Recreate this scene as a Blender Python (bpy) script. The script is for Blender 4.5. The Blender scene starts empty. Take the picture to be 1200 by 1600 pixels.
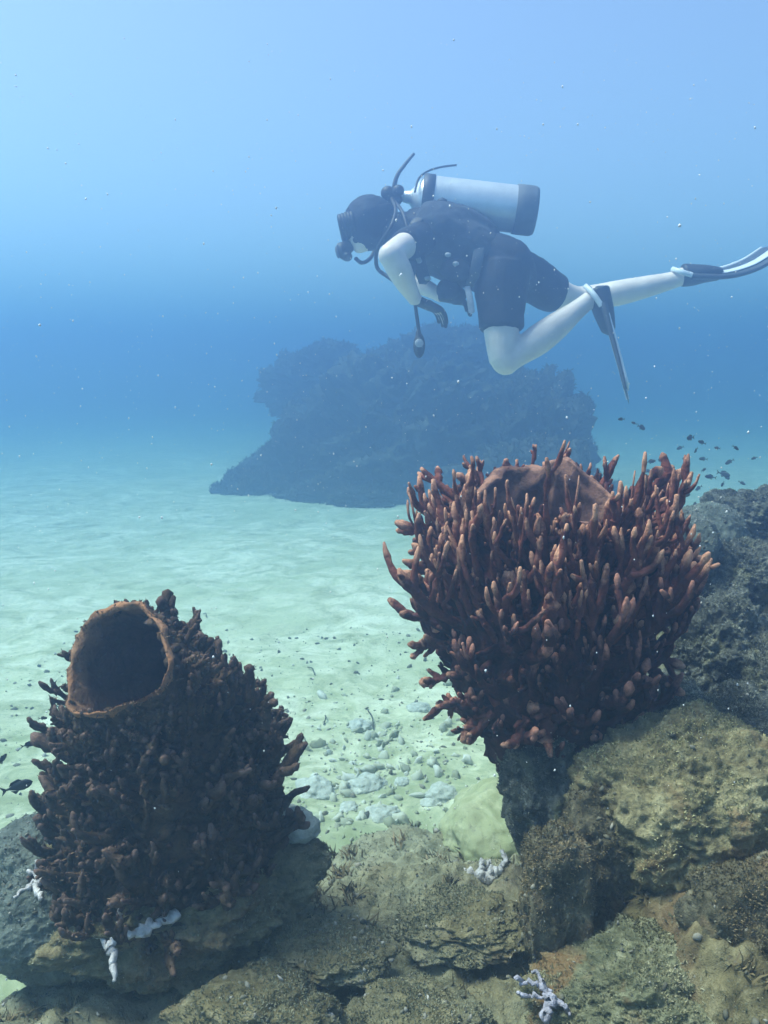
import bpy, math, random
import numpy as np
from mathutils import Vector, Matrix

rng = np.random.default_rng(11)
random.seed(11)
sc = bpy.context.scene
col = sc.collection

# ---------------------------------------------------------------- camera, sky, sun, exposure
F = 1385.0                       # focal length in photograph pixels (1200 x 1600)
CAM_Z = 1.0
PITCH = math.radians(9.0)
cam_d = bpy.data.cameras.new('camera')
cam = bpy.data.objects.new('camera', cam_d)
col.objects.link(cam)
cam.location = (0, 0, CAM_Z)
cam.rotation_euler = (math.radians(90) - PITCH, 0, 0)
cam_d.sensor_fit = 'VERTICAL'
cam_d.sensor_height = 24.0
cam_d.lens = 24.0 * F / 1600.0
cam_d.clip_start = 0.02
cam_d.clip_end = 500
sc.camera = cam

SUN_EL, SUN_AZ = 63.0, -84.0       # degrees; azimuth from +Y clockwise (high, from the left)
w = bpy.data.worlds.new('World')
sc.world = w
w.use_nodes = True
nt = w.node_tree
nt.nodes.clear()
sky = nt.nodes.new('ShaderNodeTexSky')
sky.sky_type = 'NISHITA'
sky.sun_disc = False
sky.sun_elevation = math.radians(SUN_EL)
sky.dust_density = 2.0
sky.sun_rotation = math.radians(SUN_AZ)
bg = nt.nodes.new('ShaderNodeBackground')
bg.inputs['Strength'].default_value = 0.15
wo = nt.nodes.new('ShaderNodeOutputWorld')
nt.links.new(sky.outputs[0], bg.inputs[0])
nt.links.new(bg.outputs[0], wo.inputs[0])

sun_d = bpy.data.lights.new('sun', 'SUN')
sun = bpy.data.objects.new('sun', sun_d)
col.objects.link(sun)
sun_d.energy = 4.6
sun_d.angle = math.radians(24)
sun_d.color = (1.0, 0.95, 0.88)
_a, _e = math.radians(SUN_AZ), math.radians(SUN_EL)
_dir = Vector((math.sin(_a) * math.cos(_e), math.cos(_a) * math.cos(_e), math.sin(_e)))
sun.rotation_euler = _dir.to_track_quat('Z', 'Y').to_euler()
sun.location = (-3, -3, 8)

sc.view_settings.view_transform = 'Standard'
sc.view_settings.look = 'None'
sc.view_settings.exposure = 0.78
sc.view_settings.gamma = 1.0
sc.view_settings.use_curve_mapping = False
sc.render.engine = 'CYCLES'
sc.cycles.use_denoising = True
sc.cycles.max_bounces = 6
sc.cycles.diffuse_bounces = 3
sc.cycles.glossy_bounces = 2
sc.cycles.transmission_bounces = 3
sc.cycles.volume_bounces = 1
sc.cycles.sample_clamp_indirect = 6.0

# ---------------------------------------------------------------- the water's haze (numbers; the box is built after the setting)
HAZE_DENSITY = 0.255
HAZE_COLOR = (0.245, 0.39, 0.66, 1)
HAZE_ABSORB = (0.0, 0.15, 0.4, 1)
HAZE_G = 0.72

# ---------------------------------------------------------------- helpers
def P(px, py, d):
    """World point seen at photograph pixel (px, py), d metres ahead of the camera."""
    x = (px - 600.0) / F * d
    v = -(py - 800.0) / F * d
    return np.array((x, d * math.cos(PITCH) + v * math.sin(PITCH), CAM_Z - d * math.sin(PITCH) + v * math.cos(PITCH)))

def tag(o, label=None, cat=None, group=None, kind=None):
    if label: o['label'] = label
    if cat: o['category'] = cat
    if group: o['group'] = group
    if kind: o['kind'] = kind
    return o

def empty(name, loc):
    o = bpy.data.objects.new(name, None)
    o.empty_display_size = 0.05
    o.location = [float(v) for v in loc]
    col.objects.link(o)
    return o

def new_mesh(name, verts, faces, smooth=True):
    """verts (n,3); faces: an int array (m,3|4) or a list of such arrays / of tuples."""
    me = bpy.data.meshes.new(name)
    verts = np.asarray(verts, dtype=np.float32)
    if isinstance(faces, np.ndarray):
        faces = [faces]
    if len(faces) and not isinstance(faces[0], np.ndarray):
        me.from_pydata([tuple(map(float, v)) for v in verts], [], [tuple(f) for f in faces])
    else:
        nl = sum(f.size for f in faces)
        npoly = sum(len(f) for f in faces)
        me.vertices.add(len(verts)); me.vertices.foreach_set('co', verts.ravel())
        me.loops.add(nl)
        me.loops.foreach_set('vertex_index', np.concatenate([f.ravel() for f in faces]).astype(np.int32))
        me.polygons.add(npoly)
        tot = np.concatenate([np.full(len(f), f.shape[1]) for f in faces])
        me.polygons.foreach_set('loop_start', np.concatenate(([0], np.cumsum(tot)[:-1])).astype(np.int32))
    if smooth:
        me.polygons.foreach_set('use_smooth', np.ones(len(me.polygons), dtype=bool))
    me.update(calc_edges=True)
    me.validate()
    return me

def add(name, me, mat, parent=None, loc=None):
    o = bpy.data.objects.new(name, me)
    col.objects.link(o)
    if mat is not None and not me.materials:
        me.materials.append(mat)
    if parent is not None: o.parent = parent
    if loc is not None: o.location = [float(v) for v in loc]
    return o

def set_attr(me, name, vals):
    a = me.attributes.new(name, 'FLOAT', 'POINT')
    a.data.foreach_set('value', np.asarray(vals, dtype=np.float32))

# ---------------------------------------------------------------- noise in numpy
_perm = rng.permutation(256).astype(np.int64)
_perm = np.concatenate([_perm, _perm, _perm])
_g = rng.normal(size=(256, 3)); _g /= np.linalg.norm(_g, axis=1)[:, None]

def perlin(p):
    p = np.asarray(p, dtype=np.float64)
    i = np.floor(p).astype(np.int64); f = p - i
    i &= 255
    u = f * f * f * (f * (f * 6 - 15) + 10)
    out = 0
    for dx in (0, 1):
        for dy in (0, 1):
            for dz in (0, 1):
                h = _perm[_perm[_perm[(i[:, 0] + dx) & 255] + ((i[:, 1] + dy) & 255)] + ((i[:, 2] + dz) & 255)]
                g = _g[h]
                d = g[:, 0] * (f[:, 0] - dx) + g[:, 1] * (f[:, 1] - dy) + g[:, 2] * (f[:, 2] - dz)
                wx = u[:, 0] if dx else 1 - u[:, 0]
                wy = u[:, 1] if dy else 1 - u[:, 1]
                wz = u[:, 2] if dz else 1 - u[:, 2]
                out = out + d * wx * wy * wz
    return out * 1.5

def fbm(p, octaves=4, lac=2.03, gain=0.5, seed=0.0):
    p = np.asarray(p, dtype=np.float64) + seed * 17.31
    a, s = 1.0, 0
    for _ in range(octaves):
        s = s + a * perlin(p); p = p * lac + 7.7; a *= gain
    return s

def billow(p, octaves=3, lac=2.1, gain=0.5, seed=0.0):
    p = np.asarray(p, dtype=np.float64) + seed * 13.7
    a, s = 1.0, 0
    for _ in range(octaves):
        s = s + a * np.abs(perlin(p)); p = p * lac + 3.1; a *= gain
    return s

def cells(p, seed=0.0):
    """Distance to the nearest and second nearest feature point (Worley)."""
    p = np.asarray(p, dtype=np.float64) + seed * 9.1
    i = np.floor(p).astype(np.int64); f = p - i
    d1 = np.full(len(p), 9.0); d2 = np.full(len(p), 9.0)
    for dx in (-1, 0, 1):
        for dy in (-1, 0, 1):
            for dz in (-1, 0, 1):
                h = _perm[_perm[_perm[(i[:, 0] + dx) & 255] + ((i[:, 1] + dy) & 255)] + ((i[:, 2] + dz) & 255)]
                q = 0.5 + 0.45 * _g[h] + (dx, dy, dz) - f
                d = np.sqrt((q * q).sum(1))
                d2 = np.minimum(np.maximum(d, d1), d2); d1 = np.minimum(d, d1)
    return d1, d2

def sstep(a, b, x):
    t = np.clip((x - a) / (b - a), 0, 1)
    return t * t * (3 - 2 * t)

# ---------------------------------------------------------------- materials
def mat_new(name):
    m = bpy.data.materials.new(name)
    m.use_nodes = True
    n = m.node_tree.nodes; l = m.node_tree.links
    n.clear()
    out = n.new('ShaderNodeOutputMaterial')
    b = n.new('ShaderNodeBsdfPrincipled')
    l.new(b.outputs[0], out.inputs[0])
    return m, n, l, b

def node_noise(n, l, vec, scale, detail=6, rough=0.6, dist=0.0):
    t = n.new('ShaderNodeTexNoise')
    t.inputs['Scale'].default_value = scale
    t.inputs['Detail'].default_value = detail
    t.inputs['Roughness'].default_value = rough
    t.inputs['Distortion'].default_value = dist
    l.new(vec, t.inputs['Vector'])
    return t.outputs['Fac']

def node_ramp(n, l, fac, stops):
    r = n.new('ShaderNodeValToRGB')
    e = r.color_ramp.elements
    while len(e) < len(stops): e.new(0.5)
    for k, (p, c) in enumerate(stops):
        e[k].position = p
        e[k].color = (c[0], c[1], c[2], 1) if hasattr(c, '__len__') else (c, c, c, 1)
    l.new(fac, r.inputs[0])
    return r.outputs['Color']

def node_mix(n, l, fac, a, b, mode='MIX'):
    m = n.new('ShaderNodeMix'); m.data_type = 'RGBA'; m.blend_type = mode
    for sock, v in ((m.inputs['Factor'], fac), (m.inputs[6], a), (m.inputs[7], b)):
        if hasattr(v, 'is_output'): l.new(v, sock)
        elif hasattr(v, '__len__'): sock.default_value = (v[0], v[1], v[2], 1)
        else: sock.default_value = v
    return m.outputs[2]

def node_bump(n, l, b, height, strength, dist, prev=None):
    bm = n.new('ShaderNodeBump')
    bm.inputs['Strength'].default_value = strength
    bm.inputs['Distance'].default_value = dist
    l.new(height, bm.inputs['Height'])
    if prev is not None: l.new(prev, bm.inputs['Normal'])
    l.new(bm.outputs[0], b.inputs['Normal'])
    return bm.outputs[0]

def mat_plain(name, c, rough=0.6, spec=0.3, metal=0.0, var=0.25, scale=25.0, bump=0.0):
    m, n, l, b = mat_new(name)
    tc = n.new('ShaderNodeTexCoord').outputs['Object']
    nz = node_noise(n, l, tc, scale, 5)
    c = np.array(c)
    l.new(node_ramp(n, l, nz, [(0.3, c * (1 - var)), (0.7, np.minimum(c * (1 + var), 0.9))]), b.inputs['Base Color'])
    b.inputs['Roughness'].default_value = rough
    b.inputs['Specular IOR Level'].default_value = spec
    b.inputs['Metallic'].default_value = metal
    if bump: node_bump(n, l, b, nz, bump, 0.01)
    return m

def mat_rock(name, dark, mid, light, accent, acc_amt=0.5, scale=6.0, bump=0.5, speck=(0.5, 0.48, 0.42)):
    """Encrusted reef rock: patches of turf and crust, fine grain, pale specks, pits."""
    if name not in ('far_crust', 'pale_stone', 'grey_crust'):
        dark, mid, light, accent = (np.array(q) * (1.2 if name == 'reef_turf' else 1.3) for q in (dark, mid, light, accent))
    m, n, l, b = mat_new(name)
    tc = n.new('ShaderNodeTexCoord').outputs['Object']
    n1 = node_noise(n, l, tc, scale, 8, 0.65, 0.4)
    n2 = node_noise(n, l, tc, scale * 7, 6, 0.7, 0.3)
    n3 = node_noise(n, l, tc, scale * 0.8, 4, 0.55, 0.8)
    n4 = node_noise(n, l, tc, scale * 34, 3, 0.7)
    c1 = node_ramp(n, l, n1, [(0.36, dark), (0.5, mid), (0.66, light)])
    c2 = node_ramp(n, l, n2, [(0.36, np.array(dark) * 0.7), (0.52, mid), (0.68, np.array(light) * 1.15)])
    c = node_mix(n, l, 0.5, c1, c2)
    acc = node_ramp(n, l, n3, [(0.52, 0.0), (0.62, acc_amt)])
    c = node_mix(n, l, acc, c, accent)
    sp = node_ramp(n, l, n4, [(0.70, 0.0), (0.76, 0.75)])
    c = node_mix(n, l, sp, c, speck)
    dk = node_ramp(n, l, n4, [(0.27, 0.45), (0.40, 1.0)])
    c = node_mix(n, l, 1.0, c, dk, 'MULTIPLY')
    l.new(c, b.inputs['Base Color'])
    b.inputs['Roughness'].default_value = 0.92
    b.inputs['Specular IOR Level'].default_value = 0.12
    p = node_bump(n, l, b, n2, bump, 0.02)
    node_bump(n, l, b, n4, bump * 0.9, 0.006, p)
    return m
# ---------------------------------------------------------------- sea floor
SLOPE = 0.006
def sea_h(x, y):
    q = np.stack([x, y, np.zeros_like(x)], 1)
    h = 0.04 * fbm(q * 0.55, 3, seed=1) + 0.008 * fbm(q * 2.1, 3, seed=2)
    h = h - SLOPE * (np.sqrt(np.clip(y - 2.6, 0, None) ** 2 + 0.2) - math.sqrt(0.2)) * sstep(70, 20, y) - SLOPE * 30 * sstep(20, 70, y)    # the bottom falls away
    near = np.exp(-((x / 3.5) ** 2 + ((y - 3) / 4.0) ** 2))
    h = h + near * (0.010 * fbm(q * 7.0, 3, seed=3) + 0.004 * fbm(q * 23.0, 2, seed=4))
    return h

def grid_mesh(name, xs, ys, fn):
    X, Y = np.meshgrid(xs, ys)
    x, y = X.ravel(), Y.ravel()
    z = fn(x, y)
    nx, ny = len(xs), len(ys)
    i = np.arange((ny - 1) * (nx - 1)); r, c = i // (nx - 1), i % (nx - 1)
    a = r * nx + c
    f = np.stack([a, a + 1, a + nx + 1, a + nx], 1)
    return new_mesh(name, np.stack([x, y, z], 1), f)

def spread(lo, hi, dlo, dhi, step, ratio):
    """Even steps between dlo and dhi, growing steps out to lo and hi."""
    v = list(np.arange(dlo, dhi + 1e-6, step))
    s = step
    while v[-1] < hi: s *= ratio; v.append(v[-1] + s)
    s = step; left = [dlo]
    while left[-1] > lo: s *= ratio; left.append(left[-1] - s)
    return np.array(left[:0:-1] + v)

m, n, l, b = mat_new('sand')
tc = n.new('ShaderNodeTexCoord').outputs['Object']
big = node_noise(n, l, tc, 1.5, 8, 0.66, 0.9)
med = node_noise(n, l, tc, 6.0, 10, 0.72, 0.9)
fine = node_noise(n, l, tc, 70, 4, 0.7)
c = node_ramp(n, l, med, [(0.34, (0.26, 0.28, 0.14)), (0.45, (0.47, 0.485, 0.30)), (0.60, (0.69, 0.685, 0.49))])
c = node_mix(n, l, node_ramp(n, l, big, [(0.42, 0.0), (0.62, 0.75)]), c, (0.42, 0.45, 0.25))
geo = n.new('ShaderNodeNewGeometry'); sep = n.new('ShaderNodeSeparateXYZ'); l.new(geo.outputs['Position'], sep.inputs[0])
near_reef = n.new('ShaderNodeMapRange'); l.new(sep.outputs['Y'], near_reef.inputs['Value'])
near_reef.inputs['From Min'].default_value = 3.2; near_reef.inputs['From Max'].default_value = 1.5
film = n.new('ShaderNodeMath'); film.operation = 'MULTIPLY_ADD'
l.new(near_reef.outputs['Result'], film.inputs[0]); film.inputs[1].default_value = 0.30
l.new(node_noise(n, l, tc, 7.5, 8, 0.7, 1.2), film.inputs[2])
c = node_mix(n, l, node_ramp(n, l, film.outputs[0], [(0.58, 0.0), (0.78, 0.75)]), c, (0.22, 0.25, 0.115))     # algae film near the reef
c = node_mix(n, l, node_ramp(n, l, fine, [(0.30, 0.75), (0.42, 0.0)]), c, (0.16, 0.16, 0.11))
l.new(c, b.inputs['Base Color'])
b.inputs['Roughness'].default_value = 0.95
b.inputs['Specular IOR Level'].default_value = 0.1
p_ = node_bump(n, l, b, med, 0.28, 0.03)
node_bump(n, l, b, fine, 0.35, 0.004, p_)
M_SAND = m
xs = spread(-75, 75, -3.0, 3.0, 0.02, 1.10)
ys = spread(-3.0, 110, 0.4, 6.5, 0.02, 1.09)
sea_floor = add('sea_floor', grid_mesh('sea_floor', xs, ys, sea_h), M_SAND)
tag(sea_floor, kind='structure')

# ---------------------------------------------------------------- reef bed (the rocky ground the sponges grow on)
def reef_h(x, y):
    q = np.stack([x, y, np.zeros_like(x)], 1)
    wob = 0.10 * fbm(q * 2.6, 3, seed=5)
    edge = 1.60 + 1.3 * wob + 0.12 * np.sin(x * 5.0 + 0.6)
    apron = 0.262 * sstep(0.70, 0.0, y - (edge - 0.56)) * sstep(-0.60, -0.42, x + wob * 0.8)
    side = x - (0.20 + 0.6 * wob) - 0.10 * sstep(1.25, 1.7, y)
    right = (0.42 + 0.16 * sstep(0.3, 0.9, x)) * sstep(-0.03, 0.17, side) * sstep(3.4, 2.3, y + 2 * wob)
    base = np.maximum(apron, right)
    on = sstep(0.02, 0.16, base)
    d1, d2 = cells(q * 7.0 + 0.35 * perlin(q * 5)[:, None], 1)
    e1, e2 = cells(q * 19.0 + 0.3 * perlin(q * 13)[:, None], 2)
    rough = 0.018 * (0.55 - d1) + 0.018 * (0.55 - e1) + 0.020 * fbm(q * 6, 4, seed=6) + 0.010 * fbm(q * 38, 3, seed=7) + 0.016 * (billow(q * 14, 3, seed=3) - 0.4)
    return base - 0.10 + 0.10 * on + on * rough + (1 - on) * 0.01 * fbm(q * 9, 3, seed=8)

def sand_dusted(m, z0, z1):
    """Sand lies over the low skirts of the rock."""
    n = m.node_tree.nodes; l = m.node_tree.links
    b = next(q for q in n if q.type == 'BSDF_PRINCIPLED')
    old = b.inputs['Base Color'].links[0].from_socket
    geo = n.new('ShaderNodeNewGeometry'); sep = n.new('ShaderNodeSeparateXYZ'); l.new(geo.outputs['Position'], sep.inputs[0])
    nz = node_noise(n, l, geo.outputs['Position'], 6.0, 6, 0.65)
    ma = n.new('ShaderNodeMath'); ma.operation = 'MULTIPLY_ADD'; l.new(nz, ma.inputs[0]); ma.inputs[1].default_value = 0.30; l.new(sep.outputs['Z'], ma.inputs[2])
    f = node_ramp(n, l, ma.outputs[0], [(z0, 1.0), (z1, 0.0)])
    l.new(node_mix(n, l, f, old, (0.36, 0.37, 0.24)), b.inputs['Base Color'])
    return m
M_BED = mat_rock('reef_turf', (0.052, 0.045, 0.022), (0.155, 0.133, 0.064), (0.30, 0.265, 0.15), (0.15, 0.085, 0.045), 0.45, 7.0, 0.6)
sand_dusted(M_BED, 0.29, 0.46)
xs = spread(-1.1, 2.6, -0.75, 1.0, 0.0045, 1.05)
ys = spread(0.25, 3.8, 0.66, 1.85, 0.0045, 1.04)
reef_bed = add('reef_bed', grid_mesh('reef_bed', xs, ys, reef_h), M_BED)
tag(reef_bed, kind='structure')

# ---------------------------------------------------------------- rocks
_ico = {}
def ico(sub):
    if sub not in _ico:
        import bmesh
        bm = bmesh.new(); bmesh.ops.create_icosphere(bm, subdivisions=sub, radius=1.0)
        v = np.array([q.co for q in bm.verts]); f = np.array([[q.index for q in t.verts] for t in bm.faces])
        bm.free(); _ico[sub] = (v, f)
    return _ico[sub]

def rock_mesh(name, size, seed, sub=6, lump=0.30, cell=0.10, fine=0.05, freq=1.0, rot=0.0, sq=0.0):
    v, f = ico(sub)
    q = v.copy()
    if sq:                                   # squarer block
        mx = np.abs(q).max(1)[:, None]; q = q * (1 - sq) + q / mx * sq * 0.85
    s = v * freq
    d1, d2 = cells(s * 2.6 + 0.3 * perlin(s * 3 + seed)[:, None], seed)
    e1, e2 = cells(s * 7.5, seed + 3)
    r = 1 + lump * fbm(s * 1.25, 3, seed=seed) + cell * (0.6 - d1) * 1.6 + cell * 0.45 * (0.6 - e1)
    r = r + fine * fbm(s * 11, 4, gain=0.6, seed=seed + 1) + fine * 0.8 * (billow(s * 6, 3, seed=seed) - 0.45)
    p = q * r[:, None] * np.array(size)
    c_, s_ = math.cos(rot), math.sin(rot)
    p = np.stack([p[:, 0] * c_ - p[:, 1] * s_, p[:, 0] * s_ + p[:, 1] * c_, p[:, 2]], 1)
    return new_mesh(name, p, f)

M_ROCKG = mat_rock('yellow_green_crust', (0.06, 0.052, 0.026), (0.19, 0.165, 0.082), (0.37, 0.335, 0.185), (0.15, 0.085, 0.035), 0.7, 9.0, 0.6)
M_ROCKB = mat_rock('brown_crust', (0.035, 0.033, 0.02), (0.10, 0.088, 0.05), (0.21, 0.19, 0.12), (0.17, 0.095, 0.04), 0.6, 9.0, 0.6)
M_ROCKD = mat_rock('dark_crust', (0.025, 0.028, 0.022), (0.10, 0.105, 0.080), (0.34, 0.34, 0.28), (0.19, 0.185, 0.085), 0.7, 11.0, 0.7)
M_ROCKP = mat_rock('grey_crust', (0.06, 0.072, 0.058), (0.125, 0.145, 0.115), (0.22, 0.24, 0.19), (0.12, 0.125, 0.07), 0.6, 7.0, 0.5)
M_ROCKF = mat_rock('far_crust', (0.02, 0.022, 0.02), (0.055, 0.055, 0.045), (0.17, 0.16, 0.12), (0.10, 0.09, 0.06), 0.6, 3.0, 0.6)

M_ROCKM = mat_rock('mottled_crust', (0.05, 0.052, 0.026), (0.15, 0.15, 0.08), (0.30, 0.285, 0.17), (0.17, 0.085, 0.03), 0.7, 10.0, 0.6)
# px, py, distance, size in metres (x, y, z), look
ROCKS = [
 # near, right
 (1078, 1280, 1.14, (0.150, 0.13, 0.128), M_ROCKG, 7, dict(seed=2, lump=0.22, cell=0.10, fine=0.05), 'large yellow green boulder crusted with turf below the big brown sponge', 'boulder'),
 (945, 1330, 1.10, (0.055, 0.06, 0.085), M_ROCKB, 6, dict(seed=4, lump=0.2, sq=0.3), 'dark brown upright rock against the left flank of the yellow green boulder', 'rock'),
 (868, 1405, 1.02, (0.040, 0.05, 0.085), M_ROCKB, 6, dict(seed=5, lump=0.2, sq=0.4), 'narrow brown slab of rock at the drop to the sand', 'rock'),
 (1030, 1572, 0.93, (0.110, 0.09, 0.060), M_ROCKM, 7, dict(seed=6, lump=0.32, cell=0.16, fine=0.08), 'low mottled rock in front of the yellow green boulder', 'rock'),
 (1170, 1490, 0.95, (0.075, 0.09, 0.085), M_ROCKB, 6, dict(seed=7, lump=0.3, cell=0.14), 'brown rock at the lower right corner', 'rock'),
 (1190, 1195, 1.28, (0.060, 0.08, 0.065), M_ROCKD, 6, dict(seed=8), 'small dark rock behind the yellow green boulder at the right edge', 'rock'),
 (1045, 1118, 1.36, (0.075, 0.06, 0.050), M_ROCKD, 6, dict(seed=41, cell=0.16, fine=0.08), 'dark rock wedged between the big sponge and the top of the yellow green boulder', 'rock'),
 (1150, 1125, 1.36, (0.075, 0.06, 0.050), M_ROCKD, 6, dict(seed=42, cell=0.16, fine=0.08), 'dark rough rock along the upper right rim of the yellow green boulder', 'rock'),
 # right, beside the sponge
 (1105, 835, 1.95, (0.085, 0.09, 0.070), M_ROCKP, 6, dict(seed=9, lump=0.12, cell=0.05, fine=0.02), 'smooth rounded grey green rock just right of the big sponge', 'rock'),
 (1065, 858, 1.75, (0.075, 0.08, 0.075), M_ROCKP, 6, dict(seed=10, lump=0.12, cell=0.05, fine=0.02), 'smooth domed rock half hidden behind the big sponge', 'rock'),
 (1185, 830, 2.15, (0.135, 0.13, 0.100), M_ROCKD, 7, dict(seed=11, cell=0.14, fine=0.06), 'dark pitted boulder at the right edge under the fish', 'boulder'),
 (1165, 925, 1.75, (0.120, 0.11, 0.095), M_ROCKD, 7, dict(seed=12, cell=0.16, fine=0.07), 'dark rugged boulder right of the middle of the big sponge', 'boulder'),
 (1125, 1030, 1.52, (0.100, 0.10, 0.105), M_ROCKD, 7, dict(seed=13, cell=0.16, fine=0.08), 'blackish rock with pale specks in the shade right of the big sponge', 'rock'),
 (1190, 1080, 1.45, (0.075, 0.10, 0.095), M_ROCKD, 6, dict(seed=14, cell=0.16, fine=0.08), 'dark rock at the right edge above the yellow green boulder', 'rock'),
 (945, 1180, 1.32, (0.100, 0.10, 0.080), M_ROCKB, 6, dict(seed=15, cell=0.14), 'shaded rock the big brown sponge stands on', 'rock'),
 (856, 1215, 1.27, (0.070, 0.08, 0.100), M_ROCKD, 6, dict(seed=16, cell=0.14), 'black rock overhanging the pale sand under the big sponge', 'rock'),
 # near, left
 (80, 1432, 1.12, (0.080, 0.08, 0.068), M_ROCKP, 7, dict(seed=17, lump=0.16, cell=0.05, fine=0.025), 'smooth grey boulder at the lower left below the small sponge', 'boulder'),
 (55, 1345, 1.20, (0.070, 0.08, 0.050), M_ROCKP, 6, dict(seed=18, lump=0.2), 'grey green rock at the left foot of the small sponge', 'rock'),
 (262, 1385, 1.17, (0.185, 0.15, 0.085), M_BED, 7, dict(seed=19, cell=0.14, lump=0.2), 'turf covered rock under the small dark sponge', 'rock'),
 (505, 1490, 1.08, (0.075, 0.06, 0.022), M_BED, 6, dict(seed=20, cell=0.14), 'low grey rock in the middle of the foreground turf', 'rock'),
 (395, 1590, 0.98, (0.080, 0.06, 0.030), M_BED, 6, dict(seed=21, cell=0.14, lump=0.35), 'lumpy olive rock at the bottom edge left of the middle', 'rock'),
 (650, 1590, 1.00, (0.075, 0.06, 0.026), M_BED, 6, dict(seed=22, cell=0.14, lump=0.35), 'flat olive rock at the bottom edge right of the middle', 'rock'),
 (720, 1440, 1.16, (0.080, 0.07, 0.022), M_BED, 6, dict(seed=23, cell=0.12), 'brownish mat of rock behind the white coral fragment', 'rock'),
 # far outcrop
 (650, 720, 8.16, (1.09, 1.02, 0.90), M_ROCKF, 7, dict(seed=24, lump=0.30, cell=0.16, fine=0.08, freq=1.4), 'largest dark mass of the hazy outcrop below the diver', 'rock outcrop'),
 (395, 775, 7.62, (0.28, 0.30, 0.20), M_ROCKF, 6, dict(seed=25, lump=0.4, cell=0.16, fine=0.09), 'low toe of the hazy outcrop reaching onto the sand at the left', 'rock outcrop'),
 (500, 730, 8.16, (0.58, 0.61, 0.54), M_ROCKF, 6, dict(seed=26, lump=0.36, cell=0.16, fine=0.09), 'left shoulder of the hazy outcrop', 'rock outcrop'),
 (505, 600, 9.52, (0.62, 0.55, 0.36), M_ROCKF, 6, dict(seed=27, lump=0.42, cell=0.18, fine=0.11), 'faint high lump at the top left of the hazy outcrop', 'rock outcrop'),
 (690, 580, 8.98, (0.67, 0.61, 0.35), M_ROCKF, 6, dict(seed=28, lump=0.42, cell=0.18, fine=0.11), 'crest of the hazy outcrop right under the diver', 'rock outcrop'),
 (825, 700, 7.62, (0.46, 0.61, 0.57), M_ROCKF, 6, dict(seed=29, lump=0.36, cell=0.16, fine=0.10), 'hazy outcrop mass under the near fin', 'rock outcrop'),
 (830, 800, 6.66, (0.69, 0.54, 0.49), M_ROCKF, 6, dict(seed=30, lump=0.34, cell=0.16, fine=0.10), 'front of the hazy outcrop just behind the big sponge', 'rock outcrop'),
 (570, 785, 7.34, (0.63, 0.48, 0.23), M_ROCKF, 6, dict(seed=32, lump=0.36, cell=0.16, fine=0.10), 'low dark ledge along the foot of the hazy outcrop', 'rock outcrop'),
]
rock_objs = []
for (px, py, d, size, mt, sub, kw, label, cat) in ROCKS:
    name = {'boulder': 'boulder', 'rock': 'rock', 'rock outcrop': 'rock_outcrop'}[cat]
    o = add(name, rock_mesh(name, size, sub=sub, **kw), mt, loc=P(px, py, d))
    tag(o, label, cat, {'boulder': 'boulders of the near reef', 'rock': 'rocks of the near reef', 'rock outcrop': 'far rocks behind the diver'}[cat])
    rock_objs.append(o)

# ---------------------------------------------------------------- haze: the murky water
def box_mesh(name, lo, hi):
    (x0, y0, z0), (x1, y1, z1) = lo, hi
    v = [(x0, y0, z0), (x1, y0, z0), (x1, y1, z0), (x0, y1, z0), (x0, y0, z1), (x1, y0, z1), (x1, y1, z1), (x0, y1, z1)]
    f = [(0, 3, 2, 1), (4, 5, 6, 7), (0, 1, 5, 4), (1, 2, 6, 5), (2, 3, 7, 6), (3, 0, 4, 7)]
    return new_mesh(name, v, f, smooth=False)
m = bpy.data.materials.new('murky_water'); m.use_nodes = True
m.node_tree.nodes.clear()
out = m.node_tree.nodes.new('ShaderNodeOutputMaterial')
vol = m.node_tree.nodes.new('ShaderNodeVolumePrincipled')
vol.inputs['Color'].default_value = HAZE_COLOR
vol.inputs['Density'].default_value = HAZE_DENSITY
vol.inputs['Absorption Color'].default_value = HAZE_ABSORB
vol.inputs['Anisotropy'].default_value = HAZE_G
m.node_tree.links.new(vol.outputs[0], out.inputs['Volume'])
haze = add('haze', box_mesh('haze', (-85, -8, -2.4), (85, 125, 2.0)), m)
tag(haze, kind='stuff')
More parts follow.
